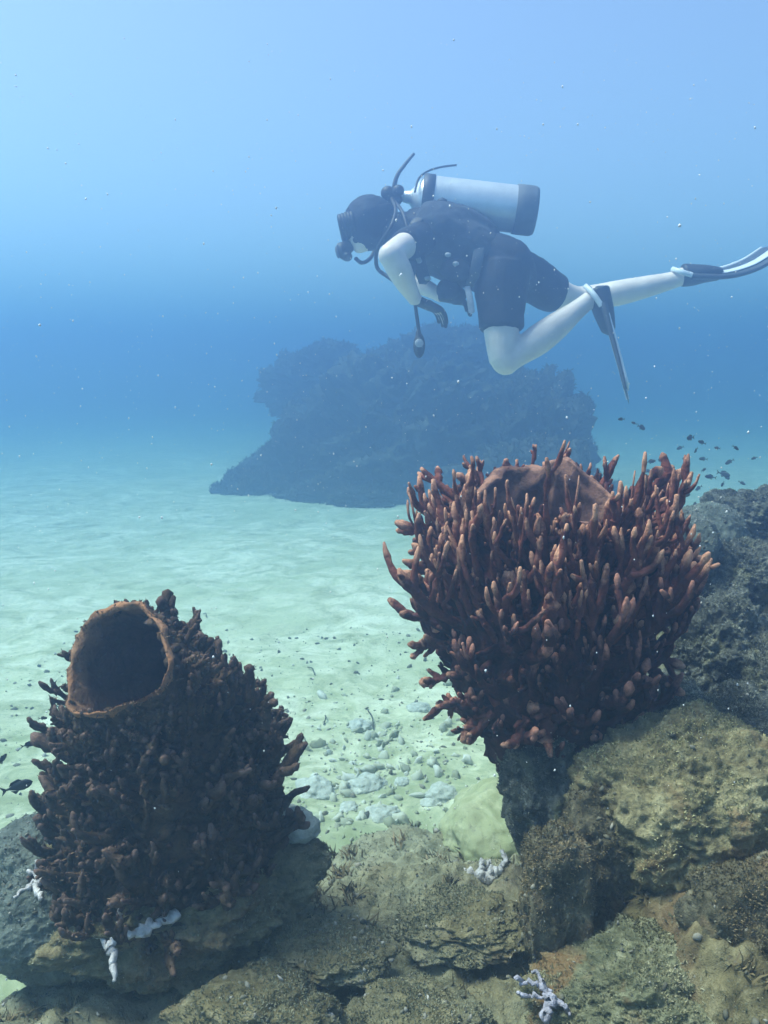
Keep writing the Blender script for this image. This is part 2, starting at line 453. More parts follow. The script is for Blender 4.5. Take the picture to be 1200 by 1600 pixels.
# ---------------------------------------------------------------- tubes
def tube(path, radii, sides=8, squash=None, ref=None, closed_tip=True, closed_base=False, wob=0.0, seed=0):
    """Tapered tube along path; squash (k,) scales the second cross axis; ref fixes the first cross axis."""
    path = np.asarray(path, float); k = len(path)
    radii = np.broadcast_to(np.asarray(radii, float), (k,)).copy()
    sq = np.ones(k) if squash is None else np.broadcast_to(np.asarray(squash, float), (k,))
    tan = np.gradient(path, axis=0); tan /= np.linalg.norm(tan, axis=1)[:, None] + 1e-12
    u = np.array(ref, float) if ref is not None else (np.array((0, 0, 1.0)) if abs(tan[0][2]) < 0.9 else np.array((1.0, 0, 0)))
    ang = np.arange(sides) / sides * 2 * math.pi
    V = []
    for i in range(k):
        uu = u - tan[i] * (u @ tan[i]); uu /= np.linalg.norm(uu) + 1e-12
        if ref is None: u = uu
        vv = np.cross(tan[i], uu)
        V.append(path[i] + radii[i] * (np.cos(ang)[:, None] * uu + sq[i] * np.sin(ang)[:, None] * vv))
    V = np.concatenate(V)
    if wob:
        c = np.repeat(path, sides, axis=0)
        V = c + (V - c) * (1 + wob * perlin(V * 55 + seed) + 0.7 * wob * perlin(V * 150 + seed))[:, None]
    i = np.arange((k - 1) * sides); r, c = i // sides, i % sides
    c2 = (c + 1) % sides
    F4 = np.stack([r * sides + c, r * sides + c2, (r + 1) * sides + c2, (r + 1) * sides + c], 1)
    t = np.repeat(np.linspace(0, 1, k), sides)
    F3 = []
    nv = k * sides
    if closed_tip:
        V = np.vstack([V, path[-1] + tan[-1] * radii[-1] * 0.5]); t = np.append(t, 1.0)
        F3 += [((k - 1) * sides + j, (k - 1) * sides + (j + 1) % sides, nv) for j in range(sides)]; nv += 1
    if closed_base:
        V = np.vstack([V, path[0] - tan[0] * radii[0] * 0.3]); t = np.append(t, 0.0)
        F3 += [((j + 1) % sides, j, nv) for j in range(sides)]; nv += 1
    return V, F4, np.array(F3, dtype=np.int64).reshape(-1, 3), t

def join(parts):
    """parts: list of (V, F4, F3, t) -> mesh arrays."""
    V, Q, T, t, o = [], [], [], [], 0
    for v, q, tr, tt in parts:
        V.append(v); Q.append(q + o); T.append(tr + o); t.append(tt); o += len(v)
    return np.concatenate(V), [f for f in (np.concatenate(Q), np.concatenate(T)) if len(f)], np.concatenate(t)

def finger(p0, d0, L, r, up, curl, jit, R, forks=0, knob=1.1, taper=0.38, k=12, sides=9):
    """A sponge finger: a knobbly tapered tube that bends towards 'up', with forks near the tip."""
    p, d = np.array(p0, float), np.array(d0, float) / np.linalg.norm(d0)
    path = [p.copy()]
    for i in range(k - 1):
        d = d + np.array(up) * curl / k + R.normal(size=3) * jit
        d /= np.linalg.norm(d)
        p = p + d * L / (k - 1); path.append(p.copy())
    s = np.linspace(0, 1, k)
    rad = r * (0.8 + taper - taper * s) * (1 + 0.17 * R.normal(size=k))
    rad[-3] *= knob; rad[-2] *= knob * 0.95; rad[-1] *= 0.55
    out = [tube(path, rad, sides, wob=0.42, seed=R.random() * 50, squash=R.uniform(0.5, 1.3))]
    for _ in range(int(R.integers(0, 3))):            # little side nubs
        i = int(R.integers(2, k - 1)); tn = path[i] - path[i - 1]; tn = tn / (np.linalg.norm(tn) + 1e-9)
        sd = np.cross(tn, R.normal(size=3)); sd /= np.linalg.norm(sd) + 1e-9
        q0 = path[i]; ln = r * R.uniform(1.7, 2.6)
        v, q4, q3, t = tube(np.array([q0, q0 + (sd + tn * .4) * ln * .5, q0 + (sd * .9 + tn * .8) * ln]), np.array((.75, .68, .42)) * r, 6, wob=0.2, seed=R.random() * 50)
        out.append((v, q4, q3, i / (k - 1) * 0.6 + 0.4 * t))
    for _ in range(forks):
        i = int(R.integers(k // 3, int(k * 0.9)))
        side = np.cross(path[i] - path[i - 1], R.normal(size=3)); side /= np.linalg.norm(side) + 1e-9
        fd = (path[i] - path[i - 1]) / np.linalg.norm(path[i] - path[i - 1]) * 0.8 + side * 0.9
        LL = L * R.uniform(0.28, 0.5); kk = 8
        q, fp = path[i].copy(), [path[i].copy()]
        fd = fd / np.linalg.norm(fd)
        for j in range(kk - 1):
            fd = fd + np.array(up) * curl * 1.2 / kk + R.normal(size=3) * jit
            fd /= np.linalg.norm(fd); q = q + fd * LL / (kk - 1); fp.append(q.copy())
        rr = r * 0.86 * (0.75 + 0.8 * taper - 0.8 * taper * np.linspace(0, 1, kk)) * (1 + 0.14 * R.normal(size=kk)); rr[-1] *= 0.55
        v, q4, q3, t = tube(fp, rr, 8, wob=0.34, seed=R.random() * 50)
        out.append((v, q4, q3, 0.35 + 0.65 * t))
    return out

def mat_sponge(name, base, deep, tip, tip_from=0.72, patch=(0.1, 0.09, 0.05), rough=0.9, scale=40):
    m, n, l, b = mat_new(name)
    tc = n.new('ShaderNodeTexCoord').outputs['Object']
    at = n.new('ShaderNodeAttribute'); at.attribute_name = 'tip'
    n1 = node_noise(n, l, tc, scale, 6, 0.65)
    n2 = node_noise(n, l, tc, scale * 0.35, 4, 0.6, 0.6)
    n3 = node_noise(n, l, tc, scale * 6, 3, 0.7)
    c = node_ramp(n, l, n1, [(0.33, deep), (0.6, base), (0.74, np.array(base) * 1.4)])
    c = node_mix(n, l, node_ramp(n, l, n2, [(0.5, 0.0), (0.66, 0.65)]), c, patch)
    mul = n.new('ShaderNodeMath'); mul.operation = 'MULTIPLY_ADD'
    l.new(n1, mul.inputs[0]); mul.inputs[1].default_value = 1.1; mul.inputs[2].default_value = -0.58
    ad = n.new('ShaderNodeMath'); ad.operation = 'ADD'
    l.new(at.outputs['Fac'], ad.inputs[0]); l.new(mul.outputs[0], ad.inputs[1])
    c = node_mix(n, l, node_ramp(n, l, ad.outputs[0], [(tip_from, 0.0), (1.0, 0.85)]), c, tip)
    c = node_mix(n, l, 1.0, c, node_ramp(n, l, n3, [(0.32, 0.62), (0.5, 1.0)]), 'MULTIPLY')
    l.new(c, b.inputs['Base Color'])
    b.inputs['Roughness'].default_value = rough
    b.inputs['Specular IOR Level'].default_value = 0.12
    p = node_bump(n, l, b, n1, 0.5, 0.01)
    node_bump(n, l, b, n3, 0.7, 0.003, p)
    return m

# ---------------------------------------------------------------- the big brown sponge on the right
M_BIG = mat_sponge('red_brown_sponge', (0.215, 0.072, 0.048), (0.075, 0.025, 0.020), (0.68, 0.36, 0.215), 0.74, (0.11, 0.045, 0.032))
M_BIGIN = mat_sponge('tan_sponge_lining', (0.22, 0.115, 0.075), (0.11, 0.055, 0.042), (0.34, 0.18, 0.12), 0.9, (0.13, 0.075, 0.055), scale=26)
M_BIGLOW = mat_sponge('purple_brown_sponge', (0.105, 0.038, 0.032), (0.022, 0.009, 0.009), (0.50, 0.23, 0.15), 0.72, (0.05, 0.026, 0.02))  # body and low fingers: shade of the voids put into the colour

BIG = P(852, 1128, 1.30)                    # base of the sponge on the rock
S = 1.30 / F                                 # metres per photograph pixel there
def big_r(z):                                # body radius against height (m), before the fingers
    zz = np.clip(z / (338 * S), -0.3, 1.2)
    return S * np.interp(zz, [-0.3, 0.0, 0.2, 0.45, 0.7, 0.9, 1.0, 1.2], [74, 106, 128, 140, 140, 130, 118, 106])
def ell(th):                                 # the mouth is wider across than deep
    return 1.0 + 0.06 * np.cos(2 * th) + 0.03 * np.sin(3 * th + 1)

def cup_mesh(name, rfun, H, z0, nth, wall, depth, seed, tilt_fn=None, rough=0.05, lip=0.0):
    """Barrel sponge wall: outside up to the rim, over the lip, down inside to the floor of the cup."""
    th = np.arange(nth) / nth * 2 * math.pi
    zo = np.linspace(z0, H, 46)
    rings, tips = [], []
    for z in zo: rings.append((rfun(z), z)); tips.append(0)
    r1 = float(rfun(H))
    for a in (0.25, 0.5, 0.75, 1.0):
        rings.append((r1 - wall * (0.5 - 0.5 * math.cos(a * math.pi)), H + lip * math.sin(a * math.pi))); tips.append(1)
    for q in np.linspace(0.04, 1, 26):
        rings.append(((r1 - wall) * (1 - 0.75 * q ** 2.2), H - depth * q)); tips.append(0)
    rings.append((0.0005, H - depth * 1.03)); tips.append(0)
    V = []
    for r, z in rings:
        V.append(np.stack([np.cos(th) * r * ell(th), np.sin(th) * r * ell(th), np.full(nth, z)], 1))
    V = np.concatenate(V)
    nrm = V.copy(); nrm[:, 2] = 0; nrm /= np.linalg.norm(nrm, axis=1)[:, None] + 1e-9
    a = 1 + 0 * V[:, 0]
    V = V + nrm * (rough * (0.5 * fbm(V * 14, 3, seed=seed) + 0.35 * fbm(V * 45, 3, seed=seed + 1)))[:, None]
    V[:, 2] += 0.35 * rough * fbm(V * 10, 3, seed=seed + 2)
    k = len(rings)
    i = np.arange((k - 1) * nth); rr, c = i // nth, i % nth; c2 = (c + 1) % nth
    f = np.stack([rr * nth + c, rr * nth + c2, (rr + 1) * nth + c2, (rr + 1) * nth + c], 1)
    if tilt_fn: V = tilt_fn(V)
    me = new_mesh(name, V, f)
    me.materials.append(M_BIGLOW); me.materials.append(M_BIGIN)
    me.polygons.foreach_set('material_index', (rr >= 44).astype(np.int32))
    set_attr(me, 'tip', np.repeat(tips, nth))
    return me

big = empty('barrel_sponge', BIG)
tag(big, 'large red brown barrel sponge bristling with long finger branches on the right reef', 'sponge', 'barrel sponges')
H = 338 * S
wall_cut = 46
def big_shape(V):                             # far side of the mouth stands higher and leans back
    q = V.copy(); k = sstep(0.55 * H, H, q[:, 2])
    q[:, 2] += k * (0.058 * np.exp(-(np.abs(q[:, 0] - 0.002) / 0.100) ** 3.5) * sstep(-0.05, 0.08, q[:, 1]) * (1 + 0.16 * np.sin(q[:, 0] * 48) + 0.2 * perlin(q * 30)) - 0.010) 
    q[:, 0] += -0.006 * k
    return q
cup = add('cup', cup_mesh('cup', big_r, H, -0.06, 150, 0.018, 0.20, 3, big_shape, 0.030, 0.006), M_BIGIN, big)

R = np.random.default_rng(5)
n_big, extra = 0, []
rows = []
# the bands of fingers: height range (share of H), how many, length, radius, out-tilt, curl, forks
BANDS = [
 (0.86, 0.98, 62, (0.050, 0.080), (0.0034, 0.0045), (0.30, 0.9), 1.0, (0, 2)),
 (0.68, 0.92, 80, (0.075, 0.125), (0.0035, 0.0049), (0.8, 1.3), 3.2, (1, 3)),
 (0.46, 0.74, 72, (0.075, 0.130), (0.0037, 0.0054), (0.9, 1.6), 3.0, (1, 4)),
 (0.20, 0.50, 36, (0.080, 0.135), (0.0042, 0.0060), (0.9, 1.8), 2.4, (2, 4)),
 (0.02, 0.26, 24, (0.065, 0.110), (0.0047, 0.0067), (0.9, 2.0), 1.4, (0, 3)),
]
big_spots = []
for bi, (a, b_, cnt, Ls, rs, outs, curl, fk) in enumerate(BANDS):
    for j in range(cnt):
        th = math.pi + (j * 0.61803 % 1.0) * math.pi * 1.18 - 0.09 * math.pi if bi else (j + R.uniform(-0.35, 0.35)) / cnt * 2 * math.pi
        z = H * R.uniform(a, b_) - (0.03 if bi == 4 else 0.0)
        # most of them on the side that faces the camera and round the flanks
        big_spots.append((th, z, bi))
# explicit antler-like pieces that stand out of the outline in the photograph: (px start, px end, radius, forks)
ANT = [((712, 850), (622, 822), 0.0072, 2), ((705, 905), (626, 880), 0.0062, 2), ((712, 962), (620, 962), 0.0088, 3),
       ((700, 965), (626, 935), 0.0080, 1), ((760, 1095), (715, 1150), 0.0090, 1), ((770, 1060), (718, 1072), 0.0082, 1),
       ((735, 1010), (664, 1022), 0.0070, 2), ((815, 1020), (780, 1008), 0.0090, 2), ((780, 1100), (752, 1052), 0.0085, 1),
       ((860, 1110), (830, 1112), 0.0082, 2), ((865, 1110), (852, 1160), 0.0082, 1), ((1000, 880), (1085, 890), 0.0075, 3),
       ((990, 790), (1060, 740), 0.0075, 2), ((1000, 800), (1072, 742), 0.0070, 1), ((985, 770), (1035, 745), 0.0080, 1),
       ((1010, 1040), (1070, 1080), 0.0085, 2), ((1030, 905), (1035, 1010), 0.0085, 1), ((740, 790), (654, 752), 0.0062, 2),
       ((708, 1000), (640, 1010), 0.0064, 3), ((715, 1050), (662, 1078), 0.0060, 3), ((745, 1090), (694, 1122), 0.0062, 3), ((700, 930), (634, 908), 0.0056, 3),
       ((706, 880), (640, 858), 0.0054, 3), ((770, 1110), (740, 1165), 0.0062, 2), ((820, 1120), (800, 1168), 0.0064, 2), ((1000, 960), (1074, 985), 0.0064, 3), ((990, 1010), (1062, 1040), 0.0064, 3)]
def branch(parts, mat, parent, origin):
    V, Fs, t = join(parts)
    me = new_mesh('branch', V - origin, Fs)
    set_attr(me, 'tip', t)
    return add('branch', me, mat, parent, origin)
UP = np.array((0, 0, 1.0))
for th, z, bi in big_spots:
    a, b_, cnt, Ls, rs, outs, curl, fk = BANDS[bi]
    r = float(big_r(z)) * float(ell(th))
    n_ = np.array((math.cos(th), math.sin(th), 0))
    p0 = np.array((n_[0] * (r - 0.006), n_[1] * (r - 0.006), z))
    if bi == 0:
        p0[2] += 0.045 * math.exp(-(abs(p0[0]) / 0.10) ** 3.5) * float(sstep(-0.05, 0.08, p0[1])) - 0.012
        d = UP + n_ * R.uniform(*outs)
        if n_[1] < -0.2 and abs(n_[0]) < 0.8: z_cut = 0.55
        else: z_cut = 1.0
        L = R.uniform(*Ls) * z_cut
    else:
        d = n_ * R.uniform(*outs) + UP * R.uniform(0.0, 0.9) + np.cross(UP, n_) * R.normal() * 0.4
        L = R.uniform(*Ls)
    if bi >= 3: d[2] -= R.uniform(0, 0.5)
    parts = finger(p0, d, L * R.choice([0.55, 0.8, 1.0, 1.2]), R.uniform(*rs) * math.exp(R.normal() * 0.2), UP, curl * R.uniform(0.6, 1.2), 0.12, R, int(R.integers(fk[0], fk[1] + 1)), R.uniform(1.0, 1.25))
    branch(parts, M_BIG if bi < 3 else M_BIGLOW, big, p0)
    n_big += 1
for (a, b_, r, fk) in ANT:
    def face_d(px): return 1.30 - 0.92 * S * math.sqrt(max(140.0 ** 2 - (px - 852.0) ** 2, 0.0))
    pa, pb = P(a[0], a[1], face_d(a[0]) + 0.01) - BIG, P(b_[0], b_[1], face_d(b_[0]) - R.uniform(0.004, 0.016)) - BIG
    L = float(np.linalg.norm(pb - pa))
    parts = finger(pa, (pb - pa) / L, L * 1.05, r, UP, 0.35, 0.07, R, fk, 1.2)
    branch(parts, M_BIG, big, pa)
# a dense under-layer of short fingers, too small to pick apart
und = []
for j in range(150):                          # the far side's fingers
    th = R.uniform(0.02, 0.98) * math.pi; z = H * R.uniform(0.2, 0.95); r = float(big_r(z)) * float(ell(th)); n_ = np.array((math.cos(th), math.sin(th), 0))
    und += finger(np.array((n_[0] * (r - 0.006), n_[1] * (r - 0.006), z)), n_ + UP * 0.3, R.uniform(0.05, 0.09), R.uniform(0.0045, 0.0065), UP, 1.7, 0.09, R, 1)
for j in range(420):
    th = R.uniform(0, 2 * math.pi); z = H * R.uniform(0.02, 0.97) ** 0.6
    r = float(big_r(z)) * float(ell(th)); n_ = np.array((math.cos(th), math.sin(th), 0))
    p0 = np.array((n_[0] * (r - 0.004), n_[1] * (r - 0.004), z))
    und += finger(p0, n_ + UP * R.uniform(-0.5, 0.8), R.uniform(0.022, 0.05), R.uniform(0.003, 0.0052), UP, 1.0, 0.1, R, 0, k=8, sides=7)
V, Fs, t = join(und)
me = new_mesh('short_fingers', V, Fs); set_attr(me, 'tip', t * 0.8)
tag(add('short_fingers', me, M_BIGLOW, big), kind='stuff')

# ---------------------------------------------------------------- the small dark sponge on the left
M_SML = mat_sponge('dark_brown_sponge', (0.096, 0.062, 0.041), (0.024, 0.015, 0.011), (0.19, 0.118, 0.088), 0.72, (0.18, 0.112, 0.056))
M_SMLIN = mat_sponge('dark_sponge_lining', (0.085, 0.048, 0.038), (0.04, 0.024, 0.02), (0.34, 0.19, 0.10), 0.35, (0.09, 0.05, 0.035), scale=24)
M_LIP = mat_sponge('orange_brown_lip', (0.31, 0.15, 0.07), (0.17, 0.09, 0.05), (0.44, 0.22, 0.10), 0.4, (0.24, 0.15, 0.085), scale=30)
D0, D1 = 1.16, 1.02                           # base and mouth distances
B0, B1 = P(258, 1302, D0), P(186, 1032, D1)
small = empty('barrel_sponge', B0)
tag(small, 'small dark brown barrel sponge leaning left with an orange lipped open mouth', 'sponge', 'barrel sponges')
AX = B1 - B0; HS = float(np.linalg.norm(AX))
ss = 1.09 / F
def sml_axis(s):                              # the body's centre line: up, then over to the left and the camera
    s = np.asarray(s, float)[..., None]
    bend = np.array((0.0, 0.03, 0.020)) * np.sin(np.clip(s, 0, 1) * math.pi)
    a = AX * s + bend
    a[..., 0] = AX[0] * sstep(0.30, 1.0, s[..., 0]) ** 1.2 + 0.014 * np.sin(np.clip(s[..., 0], 0, 1) * math.pi)
    return a
def sml_r(s):
    return ss * np.interp(s, [-0.35, 0.0, 0.12, 0.30, 0.5, 0.7, 0.86, 1.0], [178, 180, 172, 157, 133, 108, 88, 78])
# frames: the mouth's plane faces left, up and the camera
N0 = AX / HS
N1 = np.array((-0.42, -0.66, 0.62)); N1 /= np.linalg.norm(N1)
def sml_frame(s):
    k = float(sstep(0.45, 1.0, s))
    nrm = N0 * (1 - k) + N1 * k; nrm /= np.linalg.norm(nrm)
    e1 = np.array((1.0, 0, 0)) - nrm * nrm[0]; e1 /= np.linalg.norm(e1)
    return e1, np.cross(nrm, e1), nrm
NT = 110
th = np.arange(NT) / NT * 2 * math.pi
MOUTH_PX = [(112, 1120), (108, 1070), (114, 1020), (134, 975), (165, 949), (200, 941), (232, 953), (253, 983), (266, 1020), (268, 1052), (250, 1086), (222, 1100), (188, 1107), (150, 1116)]
def _mouth_table():
    e1, e2, nn = sml_frame(1.0); c1 = sml_axis(1.0); o = np.array((0, 0, CAM_Z)) - B0; tab = []
    for px, py in MOUTH_PX:
        d = P(px, py, 1.0) - np.array((0, 0, CAM_Z)); t_ = ((c1 - o) @ nn) / (d @ nn); q = o + d * t_ - c1
        tab.append((math.atan2(q @ e2, q @ e1), math.hypot(q @ e1, q @ e2)))
    tab = sorted(tab); a_ = np.array([t_[0] for t_ in tab]); r_ = np.array([t_[1] for t_ in tab])
    aa = np.concatenate((a_ - 2 * math.pi, a_, a_ + 2 * math.pi)); rr = np.tile(r_, 3)
    fine_ = np.linspace(-math.pi, math.pi, 361); v = np.interp(fine_, aa, rr)
    for _ in range(3): v = np.convolve(np.concatenate((v[-8:-1], v, v[1:8])), np.ones(15) / 15, 'valid')
    return fine_, v / float(sml_r(1.0))
_MT = _mouth_table()
def mouth(th):                                # outline of the mouth: a high arch with a pointed low corner at the left
    return np.interp(np.angle(np.exp(1j * np.asarray(th, float))), _MT[0], _MT[1])
rings = []
for s in np.linspace(-0.35, 1.0, 50):
    e1, e2, nn = sml_frame(s); k = float(sstep(0.6, 1.0, s))
    c0 = sml_axis(s); r = float(sml_r(s)) * (1 + (mouth(th) - 1) * k)
    rings.append(c0 + r[:, None] * (np.cos(th)[:, None] * e1 + np.sin(th)[:, None] * e2))
e1, e2, nn = sml_frame(1.0); c1 = sml_axis(1.0); rm = float(sml_r(1.0)) * mouth(th)
n_out = len(rings)
def build_rings(name, rings, seed, amp, tips=None):
    V = np.concatenate(rings)
    V = V + amp * np.stack([fbm(V * 28, 3, seed=seed), fbm(V * 28, 3, seed=seed + 1), fbm(V * 28, 3, seed=seed + 2)], 1)
    k = len(rings); i = np.arange((k - 1) * NT); rr, c = i // NT, i % NT; c2 = (c + 1) % NT
    f = np.stack([rr * NT + c, rr * NT + c2, (rr + 1) * NT + c2, (rr + 1) * NT + c], 1)
    me = new_mesh(name, V, f)
    set_attr(me, 'tip', np.zeros(len(V)) if tips is None else np.repeat(tips, NT))
    return me
add('cup', build_rings('cup', rings, 1, 0.006), M_SML, small)
inner = []
for q in np.linspace(0, 1, 24):
    rr_ = (rm - 0.006) * (1 - 0.8 * q ** 2.5) if q < 1 else rm * 0.01
    cc = c1 - nn * 0.15 * q + np.array((0.03, 0.02, -0.02)) * q
    inner.append(cc + np.broadcast_to(rr_, (NT,))[:, None] * (np.cos(th)[:, None] * e1 + np.sin(th)[:, None] * e2))
add('lining', build_rings('lining', inner, 1, 0.0055, np.clip(1 - np.arange(24) / 6.0, 0, 1)), M_SMLIN, small)
lip = []
for a in np.linspace(0, math.pi, 9):
    wv = 0.0027 * (1 + 0.55 * np.sin(th - 0.6) + 0.25 * np.sin(3 * th + 1)) 
    rr_ = rm - wv + wv * 1.3 * np.cos(a)
    lip.append(c1 + nn * (0.009 * math.sin(a) - 0.003) + rr_[:, None] * (np.cos(th)[:, None] * e1 + np.sin(th)[:, None] * e2))
add('lip', build_rings('lip', lip, 1, 0.0055), M_LIP, small)

R = np.random.default_rng(9)
def sml_finger(s, th_, L, r, lay=0.5):
    e1, e2, nn = sml_frame(s)
    n_ = math.cos(th_) * e1 + math.sin(th_) * e2
    k = float(sstep(0.6, 1.0, s))
    rad = float(sml_r(s)) * (1 + (float(mouth(np.array(th_))) - 1) * k)
    p0 = sml_axis(s) + n_ * (rad - 0.005)
    d = n_ * R.uniform(0.55, 1.0) + N0 * R.uniform(0.1, 1.1) + R.normal(size=3) * 0.28
    return p0, finger(p0, d, L, r, N0 * 0.6 + UP * 0.4, lay, 0.15, R, int(R.integers(0, 3)), 0.9, 0.95, k=10, sides=8)
cnt = 0
for j in range(288):
    s = R.beta(1.1, 1.2) * 1.03 - 0.10
    th_ = R.uniform(-math.pi, math.pi)
    if math.sin(th_) > 0.55 and R.random() < 0.6: th_ = -th_          # fewer behind, more in front
    sz = np.interp(s, [0, 0.6, 0.95], [1.0, 0.85, 0.42])
    p0, parts = sml_finger(s, th_, R.uniform(0.040, 0.076) * sz, R.uniform(0.0036, 0.0058) * (0.5 + 0.5 * sz), 1.3)
    V, Fs, t = join(parts)
    me = new_mesh('finger', V - p0, Fs); set_attr(me, 'tip', t)
    add('finger', me, M_SML, small, p0)
for (a, b_, r) in [((262, 985), (236, 938), 0.0085), ((305, 1020), (306, 990), 0.0090), ((108, 1180), (48, 1148), 0.0085), ((108, 1150), (82, 1122), 0.0065),
                   ((100, 1235), (62, 1212), 0.007), ((365, 1065), (369, 1026), 0.0065), ((390, 1080), (398, 1042), 0.0065), ((415, 1120), (421, 1080), 0.007),
                   ((440, 1200), (462, 1146), 0.007), ((430, 1180), (442, 1152), 0.006), ((345, 1060), (350, 1034), 0.006)]:
    pa, pb = P(a[0], a[1], 1.09) - B0, P(b_[0], b_[1], 1.08) - B0
    L = float(np.linalg.norm(pb - pa))
    V, Fs, t = join(finger(pa - (pb - pa) * 0.4, (pb - pa) / L, L * 1.4, r, UP, 0.1, 0.04, R, 1, 1.1))
    me = new_mesh('finger', V - pa, Fs); set_attr(me, 'tip', t)
    add('finger', me, M_SML, small, pa)
und = []
for j in range(1700):
    s = R.uniform(-0.15, 0.985)
    sz = np.interp(s, [0, 0.6, 0.98], [1.0, 0.8, 0.3])
    und += sml_finger(s, R.uniform(-math.pi, math.pi), R.uniform(0.015, 0.036) * sz, R.uniform(0.0022, 0.0046), 0.5)[1][:1]
V, Fs, t = join(und)
me = new_mesh('short_fingers', V, Fs); set_attr(me, 'tip', t * 0.8)
tag(add('short_fingers', me, M_SML, small), kind='stuff')
# ---------------------------------------------------------------- the diver
DD = 3.70
FWD = np.array((0, math.cos(PITCH), -math.sin(PITCH)))      # across the diver's body, away from the near side
IMX = np.array((1.0, 0, 0)); IMY = np.array((0, math.sin(PITCH), math.cos(PITCH)))
px_m = DD / F
ORG = P(760, 420, DD)
def Q(px, py, dd=0.0):
    """Point on the diver: photograph pixel at the diver's distance, then dd metres across."""
    return P(px, py, DD + dd) - ORG

def resample(pts, k):
    pts = np.asarray(pts, float); n_ = len(pts)
    d = np.concatenate(([0], np.cumsum(np.linalg.norm(np.diff(pts[:, :3], axis=0), axis=1) + 1e-6)))
    t = np.linspace(0, d[-1], k)
    m_ = np.gradient(pts, d, axis=0)
    j = np.clip(np.searchsorted(d, t, side='right') - 1, 0, n_ - 2)
    h = (d[j + 1] - d[j])[:, None]; s = ((t - d[j]))[:, None] / h
    return (2*s**3-3*s**2+1)*pts[j] + (s**3-2*s**2+s)*h*m_[j] + (-2*s**3+3*s**2)*pts[j+1] + (s**3-s**2)*h*m_[j+1]

def limb(rows, k=22, sides=20, grow=0.0):
    """rows: (px, py, dd, half width across, half thickness in the picture), metres."""
    a = np.array([np.concatenate((Q(r[0], r[1], r[2]), (r[3] + grow, r[4] + grow))) for r in rows])
    a = resample(a, k)
    return tube(a[:, :3], a[:, 3], sides, squash=a[:, 4] / a[:, 3], ref=FWD, closed_base=True)

def wire(name, pts, r, mat, parent, k=30, sides=8):
    a = resample([list(Q(*p)) for p in pts], k)
    V, F4, F3, t = tube(a, r, sides, closed_base=True)
    return add(name, new_mesh(name, V, [F4, F3]), mat, parent)

def blob(c, r, axes=(IMX, FWD, IMY), sub=4):
    v, f = ico(sub)
    V = np.asarray(c) + v[:, :1] * r[0] * axes[0] + v[:, 1:2] * r[1] * axes[1] + v[:, 2:3] * r[2] * axes[2]
    return V, np.zeros((0, 4), int), f, np.zeros(len(V))

def fuse(name, pieces, voxel, smooth=4, mat=None, parent=None, bulge=None):
    """One continuous surface out of overlapping closed pieces."""
    V, Fs, t = join(pieces)
    me = new_mesh(name, V, Fs)
    o = bpy.data.objects.new(name, me); col.objects.link(o)
    md = o.modifiers.new('r', 'REMESH'); md.mode = 'VOXEL'; md.voxel_size = voxel; md.use_smooth_shade = True
    ms = o.modifiers.new('s', 'SMOOTH'); ms.factor = 0.5; ms.iterations = smooth
    dg = bpy.context.evaluated_depsgraph_get()
    me2 = bpy.data.meshes.new_from_object(o.evaluated_get(dg))
    bpy.data.objects.remove(o); bpy.data.meshes.remove(me)
    me2.name = name
    if bulge is not None:
        n_ = len(me2.vertices); co = np.empty(n_ * 3, np.float32); me2.vertices.foreach_get('co', co)
        no = np.empty(n_ * 3, np.float32); me2.vertices.foreach_get('normal', no)
        co = co.reshape(-1, 3); no = no.reshape(-1, 3)
        me2.vertices.foreach_set('co', (co + no * bulge(co)[:, None]).astype(np.float32).ravel()); me2.update()
    return add(name, me2, mat, parent)

M_SKIN = mat_plain('skin', (0.80, 0.66, 0.57), 0.45, 0.4, var=0.13, scale=14, bump=0.12)
M_SUIT = mat_plain('black_neoprene', (0.017, 0.020, 0.028), 0.75, 0.25, var=0.35, scale=20, bump=0.3)
M_VEST = mat_plain('vest_cloth', (0.050, 0.055, 0.065), 0.8, 0.2, var=0.4, scale=30, bump=0.3)
M_STRAP = mat_plain('grey_webbing', (0.10, 0.11, 0.125), 0.7, 0.3)
M_BUCK = mat_plain('pale_plastic', (0.38, 0.40, 0.42), 0.45, 0.5)
M_TANK = mat_plain('brushed_aluminium', (0.76, 0.77, 0.76), 0.36, 0.6, metal=0.55, var=0.14, scale=14)
M_BOOT = mat_plain('grey_rubber', (0.11, 0.12, 0.125), 0.7, 0.3)
M_RUB = mat_plain('black_rubber', (0.022, 0.023, 0.026), 0.55, 0.4)
M_CHR = mat_plain('chromed_brass', (0.55, 0.56, 0.57), 0.25, 0.5, metal=0.9, var=0.08)
M_FIN = mat_plain('dark_fin_rubber', (0.045, 0.05, 0.06), 0.5, 0.4)
M_FINW = mat_plain('white_fin_plastic', (0.72, 0.75, 0.77), 0.4, 0.5, var=0.06)
M_HAIR = mat_plain('dark_hair', (0.022, 0.017, 0.014), 0.6, 0.3, var=0.5, scale=60, bump=0.6)
M_EYE = mat_plain('eye_white', (0.7, 0.68, 0.65), 0.2, 0.5, var=0.03)
M_IRIS = mat_plain('dark_iris', (0.03, 0.02, 0.015), 0.2, 0.5)
m, n, l, b = mat_new('mask_glass')
b.inputs['Base Color'].default_value = (0.75, 0.82, 0.86, 1); b.inputs['Roughness'].default_value = 0.04
b.inputs['Transmission Weight'].default_value = 1.0; b.inputs['IOR'].default_value = 1.33
M_GLASS = m

diver = empty('person', ORG)
tag(diver, 'scuba diver in a short black wetsuit swimming to the left over the hazy rocks', 'person')

